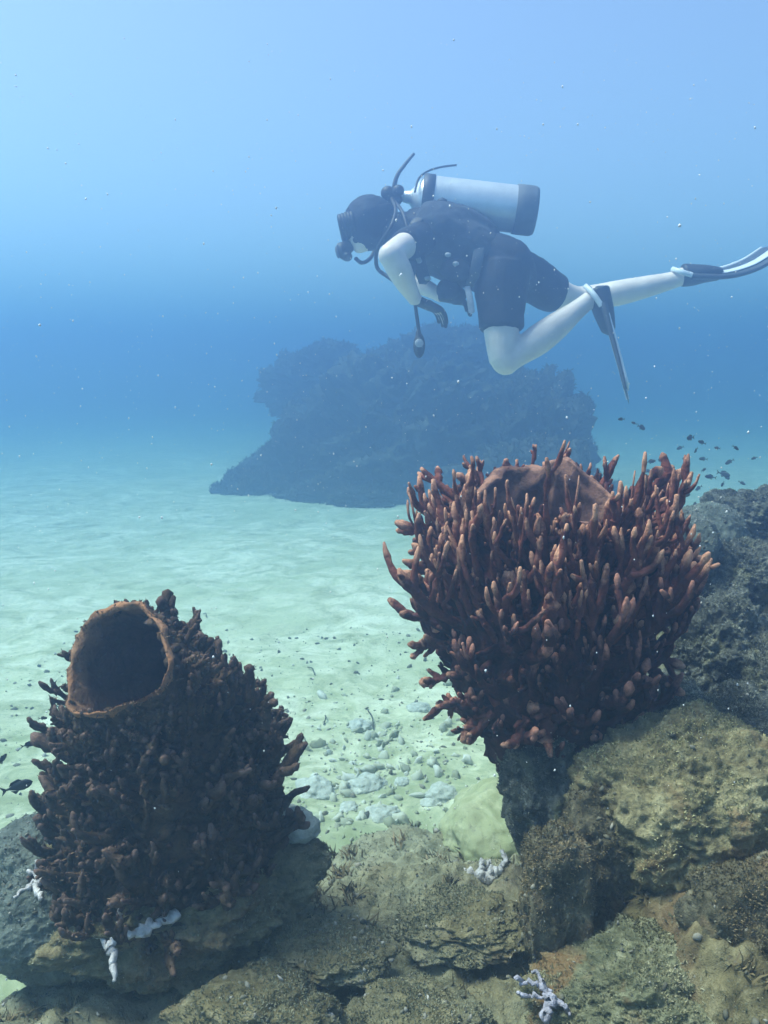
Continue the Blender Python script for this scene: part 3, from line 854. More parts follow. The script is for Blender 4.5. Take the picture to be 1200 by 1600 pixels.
TORSO = [(628, 350, 0, .060, .055), (646, 360, 0, .135, .090), (672, 372, 0, .175, .115), (705, 388, 0, .168, .120),
         (742, 404, 0, .148, .108), (780, 418, 0, .165, .118), (806, 428, 0, .155, .100), (822, 436, 0, .10, .06)]
THIGH_N = [(785, 420, -.085, .095, .105), (783, 455, -.10, .092, .096), (783, 495, -.11, .082, .080), (784, 535, -.115, .072, .066), (787, 565, -.115, .060, .058)]
CALF_N = [(790, 562, -.115, .056, .058), (808, 553, -.112, .052, .053), (838, 533, -.105, .059, .062), (866, 512, -.10, .055, .057), (903, 483, -.095, .036, .039), (926, 464, -.09, .031, .034)]
FOOT_N = [(922, 462, -.09, .036, .040), (935, 466, -.088, .040, .040), (944, 490, -.085, .045, .030), (951, 516, -.082, .042, .016)]
THIGH_F = [(800, 425, .085, .095, .100), (832, 438, .14, .090, .090), (862, 456, .20, .078, .074), (888, 466, .25, .064, .062), (905, 468, .28, .056, .056)]
CALF_F = [(902, 468, .28, .056, .056), (930, 464, .26, .055, .055), (965, 458, .23, .058, .056), (1010, 448, .20, .050, .048), (1050, 438, .17, .036, .038), (1066, 433, .16, .033, .036)]
FOOT_F = [(1058, 434, .16, .036, .040), (1076, 430, .16, .042, .038), (1100, 428, .155, .046, .028), (1124, 428, .15, .042, .016)]
UARM_N = [(656, 374, -.14, .062, .062), (640, 380, -.24, .054, .054), (622, 390, -.32, .050, .048), (609, 399, -.375, .044, .044)]
FARM_N = [(611, 399, -.37, .044, .046), (621, 416, -.35, .047, .049), (633, 440, -.30, .041, .042), (645, 462, -.25, .031, .030), (650, 471, -.235, .028, .026)]
UARM_F = [(656, 376, .14, .062, .062), (640, 396, .22, .052, .052), (624, 418, .27, .044, .044)]
FARM_F = [(625, 418, .27, .043, .043), (640, 436, .23, .044, .044), (676, 455, .12, .033, .032), (690, 464, .08, .027, .025)]
def hand(px, py, dd, side, g=0.0):
    """Palm and five bent fingers closing on the vest."""
    w0 = Q(px, py, dd); out = []
    ax = IMX * 0.80 - IMY * 0.25 + FWD * 0.35 * side; ax /= np.linalg.norm(ax)
    wd = FWD - ax * (FWD @ ax); wd /= np.linalg.norm(wd); nn = np.cross(ax, wd)
    if nn @ IMY > 0: nn = -nn
    pal = [w0 - ax * .012, w0 + ax * .03, w0 + ax * .065, w0 + ax * .095]
    out.append(tube(np.array(pal), [.027 + g, .036 + g, .041 + g, .038 + g], 14, squash=[.75, .5, .42, .38], ref=wd, closed_base=True))
    for k, (off, L) in enumerate([(-.030, .060), (-.010, .072), (.011, .068), (.030, .052)]):
        p = w0 + ax * .085 + wd * off; d = ax.copy(); f = [p.copy()]
        for s in range(6):
            d = d + nn * 0.27; d /= np.linalg.norm(d); p = p + d * L / 5; f.append(p.copy())
        out.append(tube(np.array(f), np.array([.0095, .0092, .0088, .0088, .0080, .0076, .0062]) + g, 9, closed_base=True))
    p = w0 + ax * .03 + wd * (-.034) * 1.0; d = ax * .7 - wd * .7; f = [p.copy()]
    for s in range(5):
        d = d + ax * .22 + nn * .15; d /= np.linalg.norm(d); p = p + d * .062 / 5; f.append(p.copy())
    out.append(tube(np.array(f), np.array([.013, .012, .0105, .0098, .009, .007]) + g, 9, closed_base=True))
    return out

# head: looks to the left and a little down
HC = Q(574, 350); A_F = -IMX * 0.97 - IMY * 0.22; A_F /= np.linalg.norm(A_F); A_U = IMY * 0.97 - IMX * 0.22; A_U = A_U - A_F * (A_U @ A_F); A_U /= np.linalg.norm(A_U)
def HP(f, s, u): return HC + A_F * f + FWD * s + A_U * u
hx = (A_F, FWD, A_U)
head = [blob(HP(-.012, 0, .018), (.100, .078, .094), hx), blob(HP(.030, 0, -.040), (.062, .058, .070), hx), blob(HP(.052, 0, -.088), (.030, .030, .024), hx),
        blob(HP(.070, 0, .030), (.022, .052, .022), hx), blob(HP(.096, 0, -.022), (.020, .015, .016), hx), blob(HP(.082, 0, -.004), (.014, .010, .030), hx),
        blob(HP(.078, 0, -.060), (.015, .024, .010), hx), blob(HP(.066, -.034, -.022), (.022, .022, .020), hx), blob(HP(.066, .034, -.022), (.022, .022, .020), hx),
        blob(HP(-.012, -.079, -.012), (.017, .010, .030), hx), blob(HP(-.012, .079, -.012), (.017, .010, .030), hx)]
neck = limb([(590, 362, 0, .056, .056), (610, 362, 0, .056, .055), (634, 358, 0, .068, .062)], 10)
body_p = [limb(TORSO), limb(THIGH_N), limb(CALF_N), limb(FOOT_N, 14), limb(THIGH_F), limb(CALF_F), limb(FOOT_F, 14), limb(UARM_N, 16), limb(FARM_N, 16), limb(UARM_F, 16), limb(FARM_F, 16), neck] + head
body_p += [blob(Q(790, 562, -.115), (.060, .060, .062)), blob(Q(610, 399, -.373), (.046, .046, .046))]
body_p += hand(652, 470, -.23, 1) + hand(692, 464, .07, -1)
body = fuse('body', body_p, 0.0062, 9, M_SKIN, diver)

def folds(co): return 0.004 * fbm(co * 11, 3, seed=4) + 0.0025 * billow(co * 24, 2, seed=2)
def cutrows(rows, n_): return rows[:n_]
suit = [limb(TORSO, grow=.010), limb([(598, 364, 0, .058, .060), (614, 363, 0, .060, .062), (636, 359, 0, .072, .070)], 10, grow=.008), limb(THIGH_N[:3] + [(783.5, 513, -.112, .082, .079)], grow=.012), limb(THIGH_F[:2] + [(862, 456, .20, .080, .078), (867, 458, .21, .079, .077)], grow=.010),
        limb(UARM_N[:2] + [(632, 384, -.275, .052, .052)], 12, grow=.010), limb(UARM_F[:2] + [(632, 406, .245, .048, .048)], 12, grow=.010)]
fuse('wetsuit', suit, 0.0075, 4, M_SUIT, diver, folds)

fuse('glove', hand(652, 470, -.23, 1, .0015), .0034, 2, M_RUB, diver)
fuse('glove', hand(692, 464, .07, -1, .0015), .0034, 2, M_RUB, diver)
# dark cover added to keep the shadowed head and face dark; mask, eyes
v, f = ico(5)
keep = ~((v[:, 0] > 0.72) & (v[:, 2] < 0.42) & (v[:, 2] > -0.8))
def hood_pt(q):
    low = min(max(-q[2], 0), 1)
    return HP(-.012 + q[0] * .108 + low * .018, q[1] * (.099 - .012 * low), .008 + q[2] * (.108 if q[2] > 0 else .118))
hv = np.array([hood_pt(q) for q in v])
hv = hv + (v @ np.array([A_F, FWD, A_U])) * (0.003 * fbm(v * 4, 3, seed=3))[:, None]
add('hood', new_mesh('hood', hv, f[keep[f].all(1)]), M_SUIT, diver)
for s in (-1, 1):
    e = blob(HP(.072, s * .032, .006), (.012, .012, .012), hx, 3)
    eye = add('eye', new_mesh('eye', e[0], [e[2]]), M_EYE, diver)
    e = blob(HP(.0815, s * .032, .005), (.004, .006, .006), hx, 2)
    add('iris', new_mesh('iris', e[0], [e[2]]), M_IRIS, eye)
def loop_tube(c, ax1, ax2, r1, r2, rad, k=40, sides=8, power=2.6):
    a = np.arange(k) / k * 2 * math.pi
    cs, sn = np.cos(a), np.sin(a)
    x = np.sign(cs) * np.abs(cs) ** (2 / power) * r1; y = np.sign(sn) * np.abs(sn) ** (2 / power) * r2
    path = c + x[:, None] * ax1 + y[:, None] * ax2
    path = np.vstack([path, path[:1]])
    V, F4, F3, t = tube(path, rad, sides, closed_tip=False)
    return V, F4, F3, t
mask = empty('mask_anchor', (0, 0, 0)); bpy.data.objects.remove(mask)
skirt = []
for q in np.linspace(0, 1, 5):
    skirt.append(loop_tube(HP(.058 + .050 * q, 0, .004), FWD, A_U, .076 - .006 * q, .047 - .002 * q, .010, sides=8))
V, Fs, t = join(skirt)
mask = add('dive_mask', new_mesh('dive_mask', V, Fs), M_RUB, diver)
for s in (-1, 1):
    v, f = ico(3)
    pw = lambda a_: np.sign(a_) * np.abs(a_) ** 0.6
    lv = np.array([HP(.112 + q[0] * .0035, s * .034 + pw(q[1]) * .031, .006 + pw(q[2]) * .036) for q in v])
    add('lens', new_mesh('lens', lv, f), M_GLASS, mask)
sp = []
for a in np.linspace(-1.75, 1.75, 28):
    sp.append(HP(-.014 - .112 * math.cos(a) * 1.0 + .0, .092 * math.sin(a), .022 + .012 * math.cos(a)))
sp = np.array(sp)
V, F4, F3, t = tube(sp, .013, 8, squash=0.2, ref=A_U)
add('mask_strap', new_mesh('mask_strap', V, [F4, F3]), M_RUB, mask)

# fins
def fin(path, wdir, widths, pocket, panel, strap):
    path = np.array([Q(*p) for p in path]); k = 26
    a = resample(np.hstack([path, np.array(widths)[:, None]]), k)
    V, F4, F3, t = tube(a[:, :3], a[:, 3], 14, squash=np.linspace(0.13, 0.05, k), ref=wdir, closed_base=True)
    blade = add('fin', new_mesh('fin', V, [F4, F3]), M_FIN, diver)
    w_ = np.array(wdir) / np.linalg.norm(wdir)
    tang = np.gradient(a[:, :3], axis=0); tang /= np.linalg.norm(tang, axis=1)[:, None]
    side = w_ - tang * (tang @ w_)[:, None]; side /= np.linalg.norm(side, axis=1)[:, None]
    up = np.cross(tang, side)
    for s in (-1, 1):                        # the stiff rails
        rp = a[:, :3] + side * a[:, 3:4] * s
        V, F4, F3, t = tube(rp[1:], np.linspace(.013, .007, k - 1), 8)
        add('rail', new_mesh('rail', V, [F4, F3]), M_FINW if s > 0 else M_FIN, blade)
    sg = 1.0 if (up[k // 2] @ (IMX * 0.6 + IMY)) > 0 else -1.0
    for off in (-.30,):                  # white channels along the blade
        rp = a[4:-2, :3] + side[4:-2] * a[4:-2, 3:4] * off + up[4:-2] * sg * .010
        V, F4, F3, t = tube(rp, np.linspace(panel, panel * 1.3, len(rp)), 10, squash=0.16, ref=wdir)
        add('channel', new_mesh('channel', V, [F4, F3]), M_FINW, blade)
    fuse('foot_pocket', [limb(pocket, 14, grow=.010)], .006, 2, M_RUB, blade)
    pts = resample([list(Q(*p)) for p in strap], 24)
    V, F4, F3, t = tube(pts, .011, 8, squash=0.4)
    add('heel_strap', new_mesh('heel_strap', V, [F4, F3]), M_FINW, blade)
    return blade
fin([(943, 470, -.088), (948, 495, -.086), (957, 530, -.09), (968, 572, -.10), (979, 616, -.12)], FWD * 0.95 + IMX * 0.28 + IMY * 0.03,
    [.050, .064, .076, .086, .088], [(934, 452, -.088, .040, .038)] + FOOT_N[2:], .046,
    [(940, 478, -.14), (926, 458, -.135), (914, 446, -.09), (926, 456, -.04), (940, 476, -.035)])
fin([(1072, 428, .158), (1098, 428, .155), (1132, 426, .15), (1168, 415, .15), (1212, 388, .155)], FWD * 0.90 + IMY * 0.42,
    [.050, .064, .080, .094, .098], [(1066, 430, .16, .040, .040)] + FOOT_F[1:], .024,
    [(1082, 430, .10), (1062, 424, .11), (1050, 420, .16), (1062, 424, .21), (1082, 430, .22)])

# ---------------------------------------------------------------- the scuba set worn on the diver's back
scuba = empty('scuba_set', ORG)
tag(scuba, "silver scuba cylinder with dark boot on the diver's black buoyancy vest", 'scuba set')
TA, TB = Q(648, 309), Q(824, 329)
td = (TB - TA); TL = np.linalg.norm(td); td /= TL
prof = [(-.050, .020), (-.044, .024), (-.020, .028), (-.004, .046), (.020, .078), (.045, .092), (.08, .0955)] + [(x, .0955) for x in np.linspace(.10, TL - .02, 16)] + [(TL, .094)]
prof = np.array(prof)
V, F4, F3, t = tube(TA + prof[:, :1] * td, prof[:, 1], 40, ref=FWD, closed_base=True)
tank = add('cylinder', new_mesh('cylinder', V, [F4, F3]), M_TANK, scuba)
prof = np.array([(TL - .055, .0965), (TL - .053, .1005), (TL - .02, .1010), (TL + .020, .1005), (TL + .034, .094), (TL + .036, .060), (TL + .030, .010)])
V, F4, F3, t = tube(TA + prof[:, :1] * td, prof[:, 1], 40, ref=FWD, closed_tip=True)
add('cylinder_boot', new_mesh('cylinder_boot', V, [F4, F3]), M_BOOT, scuba)
def band(name, a0, a1, r, mat):
    pr = np.array([(a0, .0960), (a0 + .002, r), (a1 - .002, r), (a1, .0960)])
    V, F4, F3, t = tube(TA + pr[:, :1] * td, pr[:, 1], 40, ref=FWD, closed_tip=False)
    return add(name, new_mesh(name, V, [F4, F3]), mat, scuba)
band('tank_band', .030, .078, .1010, M_RUB)
tdn = np.cross(td, FWD); tdn /= np.linalg.norm(tdn)
if tdn @ IMY < 0: tdn = -tdn
# valve and first stage
def add_blob(name, c, r, axes, mat, parent, sub=3):
    e = blob(c, r, axes, sub); return add(name, new_mesh(name, e[0], [e[2]]), mat, parent)
valve = fuse('tank_valve', [tube(np.array([TA - td * .09, TA - td * .03]), [.022, .024], 14, closed_base=True),
                            tube(np.array([TA - td * .07 - FWD * .055, TA - td * .07 + FWD * .055]), [.016, .016], 12, closed_base=True)], .004, 2, M_CHR, scuba)
add_blob('valve_knob', TA - td * .07 - FWD * .062, (.024, .016, .024), (td, FWD, tdn), M_RUB, valve)
fs = fuse('first_stage', [tube(np.array([Q(604, 304, -.01), Q(622, 306, -.01)]), [.026, .029], 14, closed_base=True), blob(Q(606, 302, -.01), (.030, .030, .030)), blob(Q(618, 312, -.01), (.030, .026, .024))], .005, 2, M_RUB, scuba)
# buoyancy vest: back pad, wrap, shoulder straps, pockets
vest_rows = [(650, 356, 0, .165, .100), (672, 368, 0, .192, .132), (705, 384, 0, .188, .138), (738, 400, 0, .170, .128), (758, 408, 0, .158, .112)]
vest = fuse('buoyancy_vest', [limb(vest_rows, grow=.004), limb([(660, 340, 0, .11, .055), (700, 346, 0, .14, .065), (745, 360, 0, .13, .060), (768, 372, 0, .10, .040)])], .009, 4, M_VEST, scuba,
            lambda co: 0.008 * fbm(co * 9, 3, seed=8) + 0.004 * billow(co * 22, 2, seed=5))
for pr_, r_ in (((712, 422, -.148), (.062, .026, .050)), ((700, 452, -.12), (.050, .035, .045)), ((714, 462, -.06), (.040, .04, .040))):
    fuse('vest_pocket', [blob(Q(*pr_), r_)], .008, 1, M_VEST, vest, lambda co: 0.004 * fbm(co * 20, 2))
def strap(name, pts, wid, mat, parent, ref=FWD, th=0.22, k=24):
    a = resample([list(Q(*p)) for p in pts], k)
    V, F4, F3, t = tube(a, wid, 8, squash=th, ref=ref, closed_base=True)
    return add(name, new_mesh(name, V, [F4, F3]), mat, parent)
strap('shoulder_strap', [(668, 332, -.13), (650, 348, -.18), (650, 380, -.205), (656, 415, -.195), (664, 440, -.16)], .026, M_RUB, vest, ref=IMX * 0.9 + IMY * 0.3)
strap('shoulder_strap', [(668, 332, .13), (650, 348, .18), (644, 380, .20), (652, 415, .19), (664, 440, .16)], .026, M_RUB, vest, ref=IMX * 0.9 + IMY * 0.3)
strap('chest_strap', [(655, 388, -.208), (652, 398, -.212), (656, 410, -.205)], .010, M_BUCK, vest, ref=IMX)
strap('waist_strap', [(752, 368, -.10), (748, 395, -.172), (742, 425, -.16), (735, 446, -.10)], .022, M_STRAP, vest, ref=IMX)
strap('loose_strap', [(730, 448, -.15), (734, 466, -.175), (737, 488, -.18)], .013, M_BUCK, vest, ref=IMX)
for (x, y, dd) in ((700, 398, -.198), (712, 412, -.195), (652, 372, -.215), (668, 435, -.175), (690, 352, -.15)):
    bc = fuse('buckle', [blob(Q(x, y, dd), (.014, .008, .010))], .004, 1, M_BUCK, vest)
strap('tank_strap', [(688, 357, -.09), (690, 345, -.112), (691, 328, -.102), (691, 312, -.1)], .020, M_RUB, scuba, ref=td)
# regulator and hoses
reg = fuse('regulator', [tube(np.array([HP(.085, 0, -.072), HP(.135, 0, -.084)]), [.024, .034], 16, closed_base=True), blob(HP(.128, 0, -.086), (.022, .038, .036), hx), blob(HP(.112, 0, -.116), (.022, .046, .014), hx)], .005, 2, M_RUB, scuba)
add_blob('purge_cover', HP(.148, 0, -.088), (.008, .026, .026), hx, M_STRAP, reg)
wire('regulator_hose', [(610, 308, .02), (604, 330, .13), (592, 372, .17), (578, 404, .12), (563, 410, .05), (556, 404, .01)], .0085, M_RUB, scuba)
wire('octopus_hose', [(612, 310, -.03), (618, 332, -.15), (612, 352, -.20), (588, 396, -.14), (590, 420, -.10), (604, 431, -.12), (628, 446, -.18)], .0080, M_RUB, scuba)
wire('inflator_hose', [(614, 308, -.02), (616, 292, -.03), (620, 276, -.03), (632, 258, -.02), (647, 240, -.01)], np.linspace(.0105, .006, 30), M_RUB, scuba)
strap_r = .0045
wire('carry_strap', [(648, 300, -.09), (655, 278, -.06), (672, 266, -.02), (690, 261, 0), (713, 258, .02)], strap_r, M_RUB, scuba)
wire('gauge_hose', [(614, 312, -.03), (632, 340, -.19), (644, 400, -.235), (647, 455, -.235), (650, 485, -.22), (654, 515, -.21), (655, 528, -.21)], .0075, M_RUB, scuba)
gc = fuse('pressure_gauge', [blob(Q(655, 540, -.21), (.024, .018, .050)), blob(Q(654, 524, -.21), (.012, .012, .03))], .005, 1, M_RUB, scuba)
add_blob('dial', Q(655, 536, -.229), (.017, .004, .017), (IMX, FWD, IMY), M_BUCK, gc)
# ---------------------------------------------------------------- small things on the bottom
bpy.context.view_layer.update()
_dg = bpy.context.evaluated_depsgraph_get()
def hit(px, py):
    o = Vector((0, 0, CAM_Z)); d = Vector(P(px, py, 1.0) - np.array((0, 0, CAM_Z))).normalized()
    for _ in range(60):                        # through the sponges down to the bottom
        ok, loc, nor, i, ob, mx = sc.ray_cast(_dg, o, d, distance=60)
        if not (ob.parent and ob.parent.name.startswith('barrel_sponge')): break
        o = loc + d * 0.001
    return np.array(loc), np.array(nor)

def mat_attr(name, stops, rough=0.9, attr='shade'):
    m, n, l, b = mat_new(name)
    at = n.new('ShaderNodeAttribute'); at.attribute_name = attr
    l.new(node_ramp(n, l, at.outputs['Fac'], [(p_, np.array(c_) * (1.25 if 'turf' in name and 'far' not in name else 1)) for p_, c_ in stops]), b.inputs['Base Color'])
    b.inputs['Roughness'].default_value = rough; b.inputs['Specular IOR Level'].default_value = 0.1
    return m

def surface_points(me, N, R, zmin=-0.1, keep=None):
    nf = len(me.polygons)
    ar = np.empty(nf); me.polygons.foreach_get('area', ar)
    no = np.empty(nf * 3); me.polygons.foreach_get('normal', no); no = no.reshape(-1, 3)
    ce = np.empty(nf * 3); me.polygons.foreach_get('center', ce); ce = ce.reshape(-1, 3)
    ok = no[:, 2] > zmin
    if keep is not None: ok &= keep(ce)
    wgt = ar * ok * np.clip(0.45 + fbm(ce * 14, 3, seed=R.random()), 0.05, 2)
    i = R.choice(nf, N, p=wgt / wgt.sum())
    return ce[i] + R.normal(size=(N, 3)) * 0.3 * np.sqrt(ar[i])[:, None], no[i]

def turf_mesh(name, pts, nor, R, h, wdt, blades=3, droop=0.5):
    """Short tufts of turf algae: bent blades."""
    N = len(pts); pts = np.repeat(pts, blades, 0); nor = np.repeat(nor, blades, 0)
    M_ = len(pts)
    d = nor + 0.9 * R.normal(size=(M_, 3)) * 0.6 + np.array((0, 0, 0.25)); d /= np.linalg.norm(d, axis=1)[:, None]
    sd = np.cross(d, R.normal(size=(M_, 3))); sd /= np.linalg.norm(sd, axis=1)[:, None] + 1e-9
    bend = np.cross(sd, d)
    L = h * R.uniform(0.4, 1.25, M_)[:, None]; W = wdt * R.uniform(0.6, 1.4, M_)[:, None]
    base = pts - nor * 0.002
    mid = base + d * L * 0.55 + bend * L * 0.10
    tip = base + d * L * 0.92 + bend * L * droop * R.uniform(0.2, 1, M_)[:, None]
    V = np.stack([base - sd * W, base + sd * W, mid + sd * W * 0.8, mid - sd * W * 0.8, tip], 1).reshape(-1, 3)
    k = np.arange(M_)[:, None] * 5
    me = new_mesh(name, V, [k + np.array((0, 1, 2, 3)), k + np.array((3, 2, 4))])
    sh = np.clip(0.5 + 0.38 * fbm(pts * 9, 3, seed=2) + 0.16 * R.normal(size=M_), 0, 1)
    set_attr(me, 'shade', np.repeat(sh, 5))
    return me

TURF = {
 M_ROCKG.name: mat_attr('yellow_green_turf', [(0.1, (0.07, 0.068, 0.03)), (0.5, (0.24, 0.225, 0.10)), (0.95, (0.46, 0.42, 0.23))]),
 M_ROCKB.name: mat_attr('brown_turf', [(0.1, (0.04, 0.035, 0.018)), (0.5, (0.12, 0.095, 0.045)), (0.95, (0.26, 0.20, 0.11))]),
 M_ROCKD.name: mat_attr('dark_turf', [(0.1, (0.022, 0.025, 0.016)), (0.5, (0.10, 0.105, 0.065)), (0.95, (0.36, 0.36, 0.27))]),
 M_ROCKP.name: mat_attr('grey_turf', [(0.1, (0.08, 0.09, 0.07)), (0.5, (0.17, 0.18, 0.15)), (0.95, (0.27, 0.28, 0.24))]),
 M_ROCKF.name: mat_attr('far_turf', [(0.1, (0.02, 0.02, 0.015)), (0.5, (0.06, 0.055, 0.04)), (0.95, (0.22, 0.19, 0.14))]),
 M_ROCKM.name: mat_attr('mottled_turf', [(0.1, (0.05, 0.045, 0.02)), (0.5, (0.17, 0.16, 0.08)), (0.95, (0.36, 0.33, 0.2))]),
 M_BED.name: mat_attr('olive_turf', [(0.1, (0.05, 0.05, 0.026)), (0.5, (0.145, 0.145, 0.08)), (0.95, (0.30, 0.28, 0.18))]),
}
R = np.random.default_rng(21)
for o in rock_objs:
    mt = o.data.materials[0]
    far = mt is M_ROCKF
    smooth_ = mt is M_ROCKP
    area = sum(p.area for p in o.data.polygons)
    if far: N, h, wd = 3200, 0.045, 0.005
    elif smooth_: N, h, wd = int(area * 26000), 0.0045, 0.0007
    else: N, h, wd = int(area * 80000), 0.0048, 0.0007
    pts, nor = surface_points(o.data, min(N, 12000), R)
    t = add('turf', turf_mesh('turf', pts, nor, R, h, wd), TURF[mt.name], o)
    tag(t, kind='stuff')
pts, nor = surface_points(reef_bed.data, 42000, R, 0.0, lambda c: (c[:, 1] > 0.6) & (c[:, 1] < 2.6) & (c[:, 0] > -0.75) & (c[:, 0] < 1.3) & (c[:, 2] > 0.06 + 0.04 * fbm(c * 6, 2)))
tag(add('turf', turf_mesh('turf', pts, nor, R, 0.0058, 0.0007), TURF[M_BED.name]), kind='stuff')
# coarse weed clumps here and there
pts, nor = surface_points(reef_bed.data, 260, R, 0.2, lambda c: (c[:, 1] > 0.6) & (c[:, 1] < 1.7) & (c[:, 0] > -0.6) & (c[:, 0] < 0.8) & (c[:, 2] > 0.1))
pts = np.repeat(pts, 14, 0) + R.normal(size=(260 * 14, 3)) * np.array((0.008, 0.008, 0.002)); nor = np.repeat(nor, 14, 0)
tag(add('algae_clumps', turf_mesh('algae_clumps', pts, nor, R, 0.022, 0.0013, 2, 0.9), TURF[M_ROCKB.name]), kind='stuff')

# crumbs and pale specks caught in the turf of the near rocks
def rubble_on(o, N, rmin, rmax, mat):
    pts, nor = surface_points(o.data, N, R, -0.2)
    q = add('speckles', strew('speckles', pts, nor, R, rmin, rmax, mat), mat, o); tag(q, kind='stuff')
# rubble: shell and coral bits strewn over the reef bed
def strew(name, pts, nor, R, rmin, rmax, mat, sub=1, flat=0.55):
    v, f = ico(sub); N = len(pts); nv = len(v)
    V = np.empty((N, nv, 3)); 
    for i in range(N):
        a = R.normal(size=(3, 3)); q, _ = np.linalg.qr(a)
        r = rmin * (rmax / rmin) ** (R.random() ** 2.2)
        w_ = v * (1 + 0.22 * R.normal(size=(nv, 1))) * np.array((1.0, R.uniform(0.5, 0.95), R.uniform(0.3, flat))) * r
        V[i] = w_ @ q.T + pts[i] + nor[i] * r * 0.1
    me = new_mesh(name, V.reshape(-1, 3), (f[None] + np.arange(N)[:, None, None] * nv).reshape(-1, 3))
    set_attr(me, 'shade', np.repeat(np.clip(R.beta(1.5, 2.2, N), 0, 1), nv))
    return me
M_RUBBLE = mat_attr('shell_rubble', [(0.0, (0.05, 0.05, 0.035)), (0.45, (0.17, 0.16, 0.11)), (0.75, (0.29, 0.27, 0.21)), (1.0, (0.44, 0.42, 0.36))])
pts, nor = surface_points(reef_bed.data, 1500, R, 0.3, lambda c: (c[:, 1] > 0.6) & (c[:, 1] < 2.2) & (c[:, 0] > -0.7) & (c[:, 0] < 0.9) & (c[:, 2] > 0.02))
tag(add('rubble', strew('rubble', pts, nor, R, 0.0025, 0.009, M_RUBBLE), M_RUBBLE), kind='stuff')
n_s = 1500
sx = R.uniform(-1.2, 0.7, n_s); sy = R.uniform(1.6, 3.4, n_s)
pts = np.stack([sx, sy, sea_h(sx, sy)], 1)
tag(add('sand_grit', strew('sand_grit', pts, np.tile((0, 0, 1.0), (n_s, 1)), R, 0.002, 0.013, M_RUBBLE), M_RUBBLE), kind='stuff')

for o in rock_objs:
    if o.data.materials[0] is not M_ROCKF: rubble_on(o, 170, 0.0012, 0.0055, M_RUBBLE)

# brown fuzz that mats the small sponge's fingers
M_FUZZ = mat_attr('brown_fuzz', [(0.1, (0.03, 0.018, 0.013)), (0.5, (0.10, 0.060, 0.038)), (0.95, (0.21, 0.135, 0.075))])
fz = []
for ch in small.children:
    if ch.name.startswith(('finger', 'short_fingers', 'cup', 'lip')):
        n_f = {'f': 46, 's': 5200, 'c': 1800, 'l': 330}[ch.name[0]]
        a_, b_ = surface_points(ch.data, n_f, R, -0.6)
        fz.append((a_ + np.array(ch.location), b_))
tag(add('fuzz', turf_mesh('fuzz', np.concatenate([q[0] for q in fz]), np.concatenate([q[1] for q in fz]), R, 0.0052, 0.0007, 2, 0.4), M_FUZZ, small), kind='stuff')

# pale stones half sunk in the sand
M_PALE = mat_rock('pale_stone', (0.34, 0.36, 0.27), (0.46, 0.48, 0.39), (0.58, 0.60, 0.52), (0.36, 0.38, 0.24), 0.4, 9.0, 0.3)
STONES = [(492, 1232, 62, 'pale rounded stone on the sand just right of the small sponge, upper of two touching'), (458, 1282, 74, 'larger pale stone touching the right flank of the small sponge'),
          (572, 1226, 56, 'pale flat stone in the middle of the sand channel'), (596, 1272, 50, 'whitest stone of the sand channel, shaped like a half moon'),
          (545, 1262, 30, 'little pale stone left of the half moon shaped white one'), (628, 1222, 26, 'small pale stone between the sand channel and the big sponge'),
          (690, 1240, 52, 'pale stone left of the wide pale mound under the big sponge'), (672, 1255, 28, 'small grey stone beside the wide pale mound'),
          (560, 1135, 44, 'pale stone farthest up the sand channel'), (655, 1108, 40, 'pale stone half buried left of the lowest branches of the big sponge')]
for (px, py, wpx, lb) in STONES:
    p, nrm = hit(px, py); d = np.linalg.norm(p - np.array((0, 0, CAM_Z))); r = wpx / F * d * 0.5
    o = add('stone', rock_mesh('stone', (r * 1.05, r * 0.95, r * 0.6), R.uniform(0, 50), 5, 0.25, 0.05, 0.02), M_PALE, loc=p - np.array((0, 0, r * 0.16)))
    o.rotation_euler.z = R.uniform(0, 6)
    tag(o, lb, 'stone', 'pale stones in the sand channel')
o = add('boulder', rock_mesh('boulder', (0.105, 0.12, 0.075), 61.0, 6, 0.16, 0.02, 0.008), M_SAND, loc=P(782, 1300, 1.56))
tag(o, 'wide pale bluish mound dusted with sand under the overhang of the big sponge', 'boulder', 'boulders of the near reef')

# soft bed of pale rubble between the two sponges, too small to pick apart
M_PRUB = mat_attr('pale_rubble', [(0.0, (0.20, 0.21, 0.12)), (0.4, (0.42, 0.43, 0.31)), (1.0, (0.62, 0.63, 0.54))])
gx, gy, gr = [], [], 0
for _ in range(420):
    px = 585 + R.normal() * 95; py = 1205 + R.normal() * 62
    h_ = hit(px, py)[0]; gx.append(h_)
gx = np.array([q for q in gx if q[2] < 0.12])
tag(add('pale_rubble', strew('pale_rubble', gx, np.tile((0, 0, 1.0), (len(gx), 1)), R, 0.004, 0.024, M_PRUB, 2, 0.6), M_PRUB), kind='stuff')

